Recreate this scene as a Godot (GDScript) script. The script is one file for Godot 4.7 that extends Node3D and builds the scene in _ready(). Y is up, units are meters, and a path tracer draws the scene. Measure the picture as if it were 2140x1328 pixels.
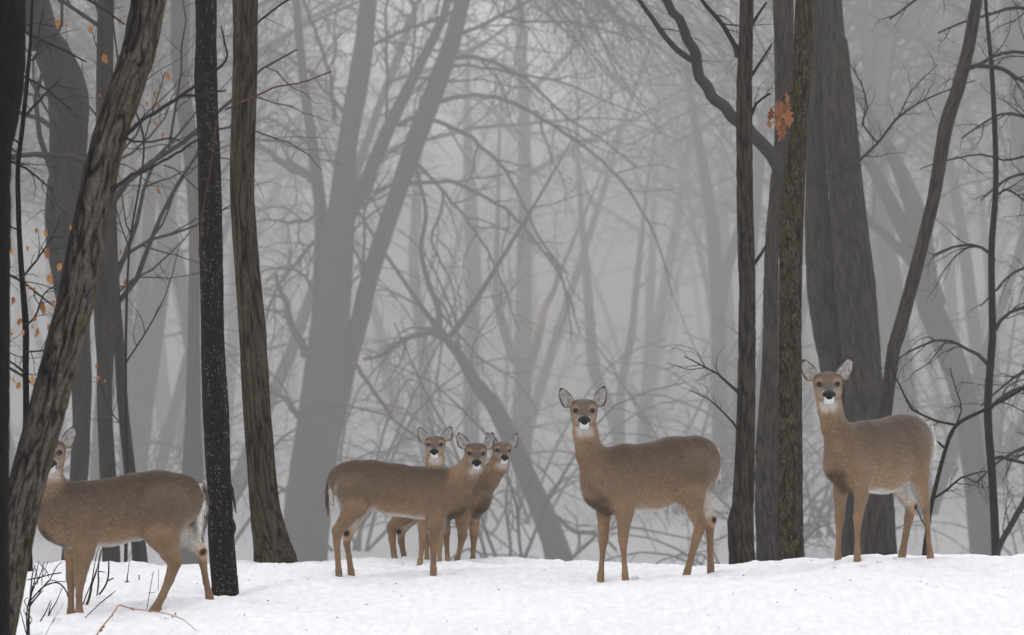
extends Node3D
# A misty winter wood: six white-tailed does on a snow bank, bare trees fading into the fog behind them.

const F := 7370.0          # focal length in photo pixels: a long lens
const CX := 1070.0
const HY := 950.0          # the horizon's height in the photo
var rng := RandomNumberGenerator.new()
var noise_a := FastNoiseLite.new()
var noise_b := FastNoiseLite.new()
var noise_c := FastNoiseLite.new()
var M := {}
var names := {}
var ground_points: Array = []
var foot_points: Array = []


func _ready() -> void:
	rng.seed = 20240
	# ---------------------------------------------------------------- camera, sky, light, exposure
	var cam := Camera3D.new()
	cam.name = "camera"
	cam.projection = Camera3D.PROJECTION_FRUSTUM
	cam.near = 0.5
	cam.far = 1500.0
	cam.size = 2.0 * 664.0 / F * cam.near
	cam.frustum_offset = Vector2(0, (HY - 664.0) / F * cam.near)
	var lens_ := CameraAttributesPhysical.new()
	lens_.frustum_focal_length = 120.0
	lens_.frustum_focus_distance = 22.2
	lens_.frustum_near = 0.5
	lens_.frustum_far = 1500.0
	lens_.exposure_aperture = 4.0
	cam.attributes = lens_
	add_child(cam)
	cam.current = true
	var sky_mat := ProceduralSkyMaterial.new()
	sky_mat.sky_top_color = Color(0.97, 0.965, 0.98)
	sky_mat.sky_horizon_color = Color(0.96, 0.95, 0.955)
	sky_mat.sky_curve = 0.3
	sky_mat.ground_bottom_color = Color(0.6, 0.6, 0.62)
	sky_mat.ground_horizon_color = Color(0.7, 0.7, 0.72)
	sky_mat.sky_energy_multiplier = 1.0
	sky_mat.use_debanding = false
	var sk := Sky.new()
	sk.sky_material = sky_mat
	var env := Environment.new()
	env.background_mode = Environment.BG_SKY
	env.sky = sk
	env.background_energy_multiplier = 1.0
	env.tonemap_mode = Environment.TONE_MAPPER_LINEAR
	env.tonemap_exposure = 2.04
	env.fog_enabled = true
	env.fog_density = FOG
	env.fog_light_color = Color(0.965, 0.967, 0.975)
	env.volumetric_fog_enabled = true      # only so that the bank of mist is drawn
	env.volumetric_fog_density = 0.0
	env.sdfgi_enabled = true
	env.ssao_enabled = true
	env.ssil_enabled = true
	var we := WorldEnvironment.new()
	we.name = "environment"
	we.environment = env
	add_child(we)
	var sun := DirectionalLight3D.new()
	sun.name = "overcast_sun"
	sun.light_energy = 0.17
	sun.light_color = Color(1.0, 0.97, 0.93)
	sun.light_angular_distance = 28.0
	sun.shadow_enabled = true
	add_child(sun)
	sun.look_at_from_position(Vector3.ZERO, Vector3(0.62, -0.85, -0.42), Vector3.UP)
	# the mist that lies in the hollow and the wood behind the bank
	var mist := FogVolume.new()
	mist.name = "mist"
	mist.shape = RenderingServer.FOG_VOLUME_SHAPE_BOX
	mist.size = Vector3(420.0, 28.0, 400.0)
	mist.position = Vector3(0, 6.0, -27.0 - 200.0)
	var mm := FogMaterial.new()
	mm.density = MIST
	mm.albedo = Color(0.985, 0.985, 0.985)
	mist.material = mm
	add_child(mist)
	tag(mist, "", "", "", "stuff")
	noise_a.seed = 11
	noise_a.noise_type = FastNoiseLite.TYPE_SIMPLEX_SMOOTH
	noise_a.frequency = 1.0
	noise_a.fractal_type = FastNoiseLite.FRACTAL_NONE
	noise_b.seed = 57
	noise_b.noise_type = FastNoiseLite.TYPE_SIMPLEX
	noise_b.frequency = 1.0
	noise_b.fractal_octaves = 3
	noise_c.seed = 91
	noise_c.noise_type = FastNoiseLite.TYPE_CELLULAR
	noise_c.frequency = 1.0
	noise_c.fractal_type = FastNoiseLite.FRACTAL_NONE
	materials()
	plans = deer_plans()
	plan_ground()
	snow()
	wood()
	far_wood()
	undergrowth()
	all_deer()


const FOG := 0.0009       # thin haze everywhere, per metre
const MIST := 0.015       # and the mist behind the bank


# -------------------------------------------------------------------- helpers
func at(px: float, py: float, d: float) -> Vector3:
	return Vector3((px - CX) / F * d, (HY - py) / F * d, -d)


func numbered(called: String) -> String:
	var n: int = names.get(called, -1) + 1
	names[called] = n
	return called if n == 0 else "%s_%03d" % [called, n]


func tag(o: Node, label := "", category := "", group := "", kind := "") -> void:
	if label: o.set_meta("label", label)
	if category: o.set_meta("category", category)
	if group: o.set_meta("group", group)
	if kind: o.set_meta("kind", kind)


func thing(called: String, where: Vector3, label: String, category: String, group := "") -> Node3D:
	var o := Node3D.new()
	o.name = numbered(called)
	o.position = where
	add_child(o, true)
	tag(o, label, category, group)
	return o


class Buf:
	var v := PackedVector3Array()
	var n := PackedVector3Array()
	var c := PackedColorArray()
	var i := PackedInt32Array()
	func mesh() -> ArrayMesh:
		var a := []
		a.resize(Mesh.ARRAY_MAX)
		a[Mesh.ARRAY_VERTEX] = v
		a[Mesh.ARRAY_NORMAL] = n
		a[Mesh.ARRAY_COLOR] = c
		if i.size():
			a[Mesh.ARRAY_INDEX] = i
		var m := ArrayMesh.new()
		m.add_surface_from_arrays(Mesh.PRIMITIVE_TRIANGLES, a)
		return m


func put(b: Buf, called: String, mat: Material, parent: Node, kind := "") -> MeshInstance3D:
	var o := MeshInstance3D.new()
	o.name = called
	o.mesh = b.mesh()
	o.material_override = mat
	if kind:
		o.set_meta("kind", kind)
	parent.add_child(o, true)
	return o


func grain(seed_: int, freq: float, octaves: int, lo: Color, hi: Color, size := 512, kind := FastNoiseLite.TYPE_SIMPLEX_SMOOTH) -> NoiseTexture2D:
	var n := FastNoiseLite.new()
	n.seed = seed_
	n.noise_type = kind
	n.frequency = freq
	n.fractal_octaves = octaves
	var t := NoiseTexture2D.new()
	t.width = size
	t.height = size
	t.seamless = true
	t.noise = n
	var g := Gradient.new()
	g.set_color(0, lo)
	g.set_color(1, hi)
	t.color_ramp = g
	return t


func mat(tex: Texture2D, scale: Vector3, rough: float, bump: Texture2D = null, depth := 0.0) -> StandardMaterial3D:
	var m := StandardMaterial3D.new()
	m.vertex_color_use_as_albedo = true
	m.roughness = rough
	m.metallic_specular = 0.25
	if tex:
		m.albedo_texture = tex
	if tex or bump:
		m.uv1_triplanar = true
		m.uv1_scale = scale
	if bump:
		m.heightmap_enabled = true
		m.heightmap_texture = bump
		m.heightmap_scale = depth
	return m


func materials() -> void:
	var g1 := grain(3, 0.02, 4, Color(0.62, 0.62, 0.62), Color(1, 1, 1))
	var g2 := grain(9, 0.05, 4, Color(0.5, 0.5, 0.5), Color(1, 1, 1))
	var h1 := grain(21, 0.03, 5, Color(0, 0, 0), Color(1, 1, 1))
	M.bark = mat(g2, Vector3(5, 1.2, 5), 0.95, h1, 0.8)
	M.far_bark = mat(g1, Vector3(0.6, 0.2, 0.6), 0.97)
	M.twig = mat(null, Vector3.ONE, 0.9)
	M.fur = mat(grain(33, 0.09, 3, Color(0.72, 0.72, 0.72), Color(1, 1, 1)), Vector3(5, 5, 5), 0.9)
	M.fur.rim_enabled = true
	M.fur.rim = 0.25
	M.fur.rim_tint = 0.6
	M.hair = mat(null, Vector3.ONE, 0.75)
	M.hair.rim_enabled = true
	M.hair.rim = 0.3
	M.snow = mat(grain(41, 0.03, 5, Color(0.90, 0.91, 0.925), Color(1, 1, 1)), Vector3(0.9, 0.9, 0.35), 0.8, grain(43, 0.05, 5, Color(0, 0, 0), Color(1, 1, 1)), 0.8)
	M.snow.vertex_color_use_as_albedo = false
	M.snow.albedo_color = Color(0.63, 0.64, 0.655).linear_to_srgb()
	M.wet = mat(null, Vector3.ONE, 0.1)
	M.wet.metallic_specular = 0.3
	M.nose = mat(null, Vector3.ONE, 0.5)
	M.nose.metallic_specular = 0.25
	M.hoof = mat(null, Vector3.ONE, 0.5)
	M.leaf = mat(null, Vector3.ONE, 0.7)
	M.leaf.backlight_enabled = true
	M.leaf.backlight = Color(0.5, 0.35, 0.2)
	M.leaf.cull_mode = BaseMaterial3D.CULL_DISABLED


# A tube along a path. Colours: one Color, or a bark description (Dictionary) whose furrows are cut into the tube.
func tube(b: Buf, pts: PackedVector3Array, radii: PackedFloat32Array, sides: int, col: Color, bark: Dictionary = {}, cap := true) -> void:
	var count := pts.size()
	if count < 2:
		return
	var first := b.v.size()
	var t := (pts[1] - pts[0]).normalized()
	var side := t.cross(Vector3(0.31, 0.07, 0.95))
	if side.length() < 0.05:
		side = t.cross(Vector3.RIGHT)
	side = side.normalized()
	var run := 0.0
	var furrowed := not bark.is_empty()
	for k in count:
		if k > 0:
			run += pts[k].distance_to(pts[k - 1])
			var nt := (pts[mini(k + 1, count - 1)] - pts[k - 1]).normalized()
			side = (side - nt * side.dot(nt)).normalized()
			t = nt
		var up := t.cross(side)
		for s in sides:
			var ang := TAU * s / sides
			var out := side * cos(ang) + up * sin(ang)
			var r := radii[k]
			var c := col
			if furrowed:
				var q: Vector3 = out * r * bark.across
				var w := run * float(bark.along)
				var sway := noise_a.get_noise_3d(q.x * 0.35 + 7.0, w * 0.5, q.z * 0.35) * 0.9
				var n := absf(noise_a.get_noise_3d(q.x + sway, w, q.z + q.y + sway))
				var ridge := smoothstep(0.0, 0.38, n)
				var fine := noise_b.get_noise_3d(q.x * 3.0, w * 4.0, q.z * 3.0 + q.y)
				r *= 1.0 + float(bark.depth) * (ridge - 0.6) + 0.3 * float(bark.depth) * fine
				r *= 1.0 + float(bark.get("lumps", 0.03)) * noise_a.get_noise_3d(out.x * 1.2, run * 1.7 + float(bark.get("shift", 0.0)), out.z * 1.2)
				c = (bark.dark as Color).lerp(bark.light, clampf(ridge * (0.75 + 0.6 * fine), 0.0, 1.0))
				if bark.has("moss"):
					var dirm: Vector3 = bark.moss_dir
					var mo := smoothstep(0.1, 0.75, out.dot(dirm) + 0.7 * noise_b.get_noise_3d(q.x * 0.6 + 30.0, w * 1.3, q.z * 0.6) + float(bark.get("moss_more", 0.0)))
					c = c.lerp(bark.moss, mo * 0.85 * (0.45 + 0.55 * ridge))
				if bark.has("lichen"):
					var sp := noise_b.get_noise_3d(q.x * 2.0 + 90.0, run * float(bark.across) * 2.0, q.z * 2.0 + q.y * 2.0)
					var many := noise_a.get_noise_2d(run * 1.6, out.x * 1.5) * 0.20
					c = c.lerp(bark.lichen, smoothstep(0.50, 0.58, sp + many + float(bark.get("speck", 0.0)) * 0.3) * 0.85)
				if bark.has("wet"):      # one side darkened: shade painted into the bark colour
					var shade_dir: Vector3 = bark.wet
					c = c * lerpf(1.0, 0.22, smoothstep(0.0, 0.8, out.dot(shade_dir) + 0.5 * noise_b.get_noise_3d(q.x * 0.5 + 60.0, w * 0.8, q.z * 0.5)))
			b.v.append(pts[k] + out * r)
			b.n.append(out)
			b.c.append(c)
	for k in count - 1:
		for s in sides:
			var a := first + k * sides + s
			var a2 := first + k * sides + (s + 1) % sides
			b.i.append_array(PackedInt32Array([a, a + sides, a2, a2, a + sides, a2 + sides]))
	if furrowed:
		renormal(b, first, count, sides)
	if cap:
		b.v.append(pts[count - 1] + t * radii[count - 1] * 0.5)
		b.n.append(t)
		b.c.append(b.c[b.c.size() - 1])
		var tip := b.v.size() - 1
		for s in sides:
			b.i.append_array(PackedInt32Array([first + (count - 1) * sides + s, tip, first + (count - 1) * sides + (s + 1) % sides]))


func renormal(b: Buf, first: int, count: int, sides: int) -> void:
	for k in count:
		for s in sides:
			var at_ := first + k * sides + s
			var across := b.v[first + k * sides + (s + 1) % sides] - b.v[first + k * sides + (s + sides - 1) % sides]
			var along := b.v[first + mini(k + 1, count - 1) * sides + s] - b.v[first + maxi(k - 1, 0) * sides + s]
			var n := across.cross(along).normalized()
			if n.dot(b.n[at_]) < 0.0:
				n = -n
			b.n[at_] = n


# A smooth path through the given points, sampled about every STEP metres: [points, radii]
func smooth_path(p: Array, r: Array, step: float) -> Array:
	var pts := PackedVector3Array()
	var rad := PackedFloat32Array()
	for k in p.size() - 1:
		var p0: Vector3 = p[maxi(k - 1, 0)]
		var p1: Vector3 = p[k]
		var p2: Vector3 = p[k + 1]
		var p3: Vector3 = p[mini(k + 2, p.size() - 1)]
		var m := maxi(1, int(ceil(p1.distance_to(p2) / step)))
		for j in m:
			var u := float(j) / m
			pts.append(p1.cubic_interpolate(p2, p0, p3, u))
			rad.append(lerpf(r[k], r[k + 1], u))
	pts.append(p[p.size() - 1])
	rad.append(r[r.size() - 1])
	return [pts, rad]


func joined(parts: Array) -> Buf:
	var b := Buf.new()
	for q: Buf in parts:
		var first := b.v.size()
		b.v.append_array(q.v)
		b.n.append_array(q.n)
		b.c.append_array(q.c)
		for k in q.i:
			b.i.append(k + first)
	return b


# -------------------------------------------------------------------- snow
func plan_ground() -> void:
	# where the snow lies, as read off hooves, trunk feet and the crest: photo x, photo y, distance
	for q in [
		[150, 1297, 20.4], [330, 1280, 20.3], [440, 1258, 20.7], [468, 1221, 21.5], [575, 1179, 25.5],
		[710, 1207, 22.9], [735, 1204, 23.1], [906, 1204, 23.0], [878, 1182, 24.4], [935, 1176, 25.2], [830, 1174, 25.6], [960, 1176, 25.2],
		[1255, 1222, 21.8], [1308, 1220, 21.7], [1435, 1209, 22.3], [1486, 1206, 22.5],
		[1752, 1180, 21.4], [1792, 1178, 21.2], [1885, 1175, 21.7], [1945, 1173, 21.9],
		[0, 1345, 18.6], [500, 1345, 18.4], [1070, 1345, 18.0], [1600, 1345, 17.6], [2140, 1345, 17.2],
		[100, 1173, 26.5], [300, 1173, 26.3], [700, 1172, 26.2], [1150, 1183, 25.0], [1400, 1190, 24.2], [1650, 1182, 23.0], [2140, 1168, 22.6],
	]:
		ground_points.append(at(q[0], q[1], q[2]))
	# the does' hooves press the bank to where they stand
	for p in plans:
		for q: Vector3 in p.feet:
			foot_points.append(Vector3(q.x, 0.0, -q.z))
	for pass_ in 6:
		var n := 0
		for p in plans:
			for q: Vector3 in p.feet:
				foot_points[n] += Vector3(0, 0.8 * (q.y + 0.012 - snow_relief(q.x, -q.z) - ground(q.x, -q.z)), 0)
				n += 1


func crest(x: float) -> float:      # how far off the bank's edge is
	return 25.4 - 2.6 * smoothstep(0.0, 3.0, x) + 0.4 * smoothstep(0.0, -3.0, x)


func valley(d: float) -> float:
	var k := [[24.0, -1.0], [30.0, -1.8], [38.0, -2.1], [50.0, -1.85], [58.0, -1.6], [66.0, -1.32], [80.0, -0.8], [100.0, -0.1], [150.0, 1.7], [210.0, 5.0], [300.0, 13.0], [460.0, 20.0], [900.0, 26.0]]
	for j in k.size() - 1:
		if d < k[j + 1][0]:
			var u := clampf((d - k[j][0]) / (k[j + 1][0] - k[j][0]), 0.0, 1.0)
			return cubic_interpolate(k[j][1], k[j + 1][1], k[maxi(j - 1, 0)][1], k[mini(j + 2, k.size() - 1)][1], u)
	return 26.0


func plain_ground(x: float, d: float) -> float:
	var plane := -1.42 + 0.026 * d
	if d < 40.0 and absf(x) < 14.0:
		var num := 0.0
		var den := 0.05
		for q: Vector3 in ground_points:
			var w := exp(-((x - q.x) * (x - q.x)) / 0.9 - ((d + q.z) * (d + q.z)) / 1.3)
			num += w * (q.y + 1.42 + 0.026 * q.z)
			den += w
		plane += num / den
	var over := d - crest(x)
	if over > 0.0:
		var u := smoothstep(0.0, 7.0, over)
		plane = lerpf(minf(plane, -0.62), valley(d), u) - 0.08 * minf(over, 3.0)
	return plane


func ground(x: float, d: float) -> float:
	var y := plain_ground(x, d)
	if d < 40.0:
		for q: Vector3 in foot_points:
			var e := ((x - q.x) * (x - q.x) + (d - q.z) * (d - q.z)) / 0.05
			if e < 6.0:
				y += q.y * exp(-e)
	else:
		y += noise_a.get_noise_2d(x * 0.05, d * 0.05) * 0.4 * smoothstep(60.0, 110.0, d)
	return y


func ground_hit(px: float, py: float, from := 14.0, to := 27.0) -> float:
	var d := from
	while d < to:
		if at(px, py, d).y <= ground(at(px, py, d).x, d):
			return d
		d += 0.04
	return to


func snow_relief(x: float, d: float) -> float:
	var drift := noise_a.get_noise_2d(x * 1.1 + d * 0.5, d * 0.7) * 0.034
	var streak := noise_a.get_noise_2d(x * 1.6 - d * 2.0, d * 9.0 + x * 4.0) * 0.017
	var ripple := streak + noise_a.get_noise_2d(x * 3.5 + d * 2.2, d * 5.0 - x * 0.8) * 0.013
	var lump := maxf(0.0, noise_a.get_noise_2d(x * 9.0, d * 9.0) - 0.3) * 0.022
	return drift + ripple + lump + noise_b.get_noise_2d(x * 14.0, d * 14.0) * 0.002


func snow() -> void:
	var xs := PackedFloat32Array()
	var x := -5.2
	while x < 5.2:
		xs.append(x)
		x += 0.045
	var gap := 0.05
	var lefts := PackedFloat32Array()
	while x < 420.0:
		xs.append(x)
		lefts.append(-x)
		gap *= 1.13
		x += gap
	lefts.reverse()
	lefts.append_array(xs)
	xs = lefts
	var ds := PackedFloat32Array()
	var d := -30.0
	while d < 12.0:
		ds.append(d)
		d += 1.0
	while d < 28.0:
		ds.append(d)
		d += 0.05
	gap = 0.06
	while d < 900.0:
		ds.append(d)
		gap *= 1.08
		d += gap
	var b := Buf.new()
	var nx := xs.size()
	for dd in ds:
		for xx in xs:
			var y := ground(xx, dd)
			if absf(xx) < 12.0 and dd < 40.0 and dd > 8.0:
				y += snow_relief(xx, dd)
			b.v.append(Vector3(xx, y, -dd))
			b.n.append(Vector3.UP)
			b.c.append(Color.WHITE)
	for j in ds.size():
		for k in nx:
			var at_ := j * nx + k
			var dx := b.v[mini(k + 1, nx - 1) + j * nx] - b.v[maxi(k - 1, 0) + j * nx]
			var dz := b.v[k + mini(j + 1, ds.size() - 1) * nx] - b.v[k + maxi(j - 1, 0) * nx]
			b.n[at_] = dx.cross(dz).normalized()
			if j < ds.size() - 1 and k < nx - 1:
				b.i.append_array(PackedInt32Array([at_, at_ + nx, at_ + 1, at_ + 1, at_ + nx, at_ + nx + 1]))
	var o := put(b, "snowy_ground", M.snow, self)
	tag(o, "white snow bank with faint ripples, falling away to a snowy valley behind", "", "", "structure")


# -------------------------------------------------------------------- trees
# Barks: colours of ridge and furrow, how fine the furrows are across and along, how deep
func barks() -> Dictionary:
	return {
		"scaly": {"dark": Color(0.0090, 0.0075, 0.0075), "light": Color(0.175, 0.155, 0.135), "across": 25.0, "along": 3.2, "depth": 0.10, "lumps": 0.025, "moss": Color(0.0750, 0.0660, 0.0165), "moss_dir": Vector3(0.92, 0.1, 0.1), "moss_more": -0.42, "wet": Vector3(-0.95, -0.25, 0.1)},  # scaly: the dark left side is shade painted into the colour
		"black": {"dark": Color(0.0050, 0.0045, 0.0045), "light": Color(0.0150, 0.0135, 0.0130), "across": 26.0, "along": 5.0, "depth": 0.05},
		"lichen": {"dark": Color(0.0121, 0.0110, 0.0099), "light": Color(0.0248, 0.0226, 0.0204), "across": 30.0, "along": 9.0, "depth": 0.035, "lumps": 0.05, "lichen": Color(0.30, 0.305, 0.25)},
		"olive": {"dark": Color(0.0124, 0.0105, 0.0074), "light": Color(0.112, 0.095, 0.07), "across": 25.0, "along": 1.8, "depth": 0.06, "moss": Color(0.0527, 0.0496, 0.0248), "moss_dir": Vector3(-0.3, 0.0, 0.7), "moss_more": -0.55},
		"mossy": {"dark": Color(0.0158, 0.0144, 0.0115), "light": Color(0.0972, 0.0878, 0.0662), "across": 30.0, "along": 5.5, "depth": 0.08, "moss": Color(0.0828, 0.0756, 0.0252), "moss_dir": Vector3(-0.2, 0.0, 0.9), "moss_more": -0.62, "lichen": Color(0.22, 0.21, 0.15), "speck": 0.06},
		"grey": {"dark": Color(0.006, 0.0055, 0.005), "light": Color(0.088, 0.077, 0.064), "across": 26.0, "along": 2.4, "depth": 0.10},
		"smooth": {"dark": Color(0.045, 0.041, 0.037), "light": Color(0.075, 0.068, 0.06), "across": 12.0, "along": 3.0, "depth": 0.02, "lumps": 0.04},
		"far": {"dark": Color(0.04, 0.037, 0.034), "light": Color(0.07, 0.064, 0.058), "across": 8.0, "along": 1.0, "depth": 0.05},
	}


const TWIG := Color(0.02, 0.017, 0.0165)


# A stem or limb read off the photo: PATH of [photo x, photo y, half width in photo pixels] at distance D (SLANT metres nearer or farther along it)
func traced(path: Array, d: float, slant := 0.0) -> Array:
	var p := []
	var r := []
	for k in path.size():
		var dd := d + slant * float(k) / maxf(1.0, path.size() - 1)
		p.append(at(path[k][0], path[k][1], dd))
		r.append(float(path[k][2]) * dd / F)
	return [p, r]


# A trunk goes on above the frame and down into the snow
func trunk_path(path: Array, d: float, above: float, slant := 0.0, rooted := true) -> Array:
	var t := traced(path, d, slant)
	var p: Array = t[0]
	var r: Array = t[1]
	if above > 0.0:
		var dir := ((p[0] as Vector3) - (p[1] as Vector3)).normalized()
		dir = dir.lerp(Vector3.UP, 0.25).normalized()
		p.push_front((p[0] as Vector3) + dir * above)
		r.push_front(r[0] * 0.72)
	if rooted:
		var last: Vector3 = p[p.size() - 1]
		var dir := (last - (p[p.size() - 2] as Vector3)).normalized()
		dir = dir.lerp(Vector3.DOWN, 0.4).normalized()
		var g := ground(last.x, -last.z) - 0.25
		if last.y > g + 0.05:
			p.append(last + dir * ((last.y - g) / maxf(0.4, -dir.y)))
			r.append(r[r.size() - 1] * 1.06)
		else:
			p.append(last + Vector3(0, -0.3, 0))
			r.append(r[r.size() - 1] * 1.1)
	return [p, r]


func stem(parent: Node3D, called: String, p: Array, r: Array, step: float, sides: int, bark: Dictionary, material: Material) -> MeshInstance3D:
	var local := []
	for q: Vector3 in p: local.append(q - parent.position)
	var sp := smooth_path(local, r, step)
	var b := Buf.new()
	tube(b, sp[0], sp[1], sides, bark.get("light", TWIG), bark)
	return put(b, called, material, parent)


# Twigs that branch again and again from a path; their droop, spread and length in OPT
func sprout(b: Buf, p: PackedVector3Array, r: PackedFloat32Array, count: int, length: float, depth: int, g: RandomNumberGenerator, droop: float, from := 0.15, col := TWIG) -> void:
	for k in count:
		var u := lerpf(from, 1.0, (k + g.randf()) / count)
		var f := u * (p.size() - 1)
		var j := mini(int(f), p.size() - 2)
		var q := p[j].lerp(p[j + 1], f - j)
		var t := (p[j + 1] - p[j]).normalized()
		var side := t.cross(Vector3(g.randf_range(-1, 1), g.randf_range(-1, 1), g.randf_range(-1, 1))).normalized()
		var dir := (t * g.randf_range(0.5, 1.1) + side * g.randf_range(0.6, 1.0)).normalized()
		var ln := length * g.randf_range(0.5, 1.2) * (1.15 - 0.55 * u)
		var rr := minf(lerpf(r[j], r[j + 1], f - j) * 0.6, ln * 0.011 + 0.0012)
		var n := 7 if depth > 1 else 5
		var pts := PackedVector3Array([q])
		var rad := PackedFloat32Array([rr])
		for s in n:
			dir = (dir + Vector3(g.randf_range(-0.36, 0.36), g.randf_range(-0.32, 0.32) - droop, g.randf_range(-0.36, 0.36))).normalized()
			q += dir * ln / n
			pts.append(q)
			rad.append(rr * (1.0 - 0.75 * float(s + 1) / n))
		tube(b, pts, rad, 4 if depth > 1 else 3, col, {}, false)
		if depth > 0:
			sprout(b, pts, rad, maxi(2, int(count * 0.75)) if count < 6 else 4, ln * 0.55, depth - 1, g, droop, 0.2, col)


func branch(tree: Node3D, path: Array, d: float, twigs: int, length: float, depth: int, droop := 0.05, slant := 0.0, bark: Dictionary = {}, called := "branch", col := TWIG) -> MeshInstance3D:
	var t := traced(path, d, slant)
	var local := []
	for q: Vector3 in t[0]: local.append(q - tree.position)
	var sp := smooth_path(local, t[1], 0.035 if d < 26.0 else 0.12)
	# twigs wander a little
	var pts: PackedVector3Array = sp[0]
	for k in range(1, pts.size()):
		pts[k] += Vector3(noise_a.get_noise_2d(k * 0.31, path[0][0]), noise_a.get_noise_2d(k * 0.31, path[0][1] + 50.0), noise_a.get_noise_2d(k * 0.2, path[0][0] + 99.0)) * float(sp[1][k]) * 0.8
	var b := Buf.new()
	tube(b, pts, sp[1], 10 if bark else 6, col, bark)
	var o := put(b, called, M.bark if bark else M.twig, tree)
	if twigs > 0:
		var g := RandomNumberGenerator.new()
		g.seed = int(path[0][0] * 31 + path[0][1])
		var tb := Buf.new()
		sprout(tb, pts, sp[1], twigs, length, depth, g, droop, 0.15, col)
		put(tb, "twigs", M.twig, o, "stuff")
	return o


func tree(label: String, d: float, foot_x: float, group := "", called := "tree") -> Node3D:
	var x := at(foot_x, 0, d).x
	return thing(called, Vector3(x, ground(x, d), -d), label, "tree", group)


func crown(t: Node3D, p: Array, r: Array, many: int, length: float, seed_: int) -> void:
	# limbs above the frame
	var g := RandomNumberGenerator.new()
	g.seed = seed_
	var pts := PackedVector3Array()
	var rad := PackedFloat32Array()
	for k in range(0, 2):
		pts.append((p[1 - k] as Vector3) - t.position)
		rad.append(r[1 - k])
	var b := Buf.new()
	sprout(b, pts, rad, many, length, 3, g, -0.02, 0.35)
	put(b, "crown", M.twig, t, "stuff")


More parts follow.
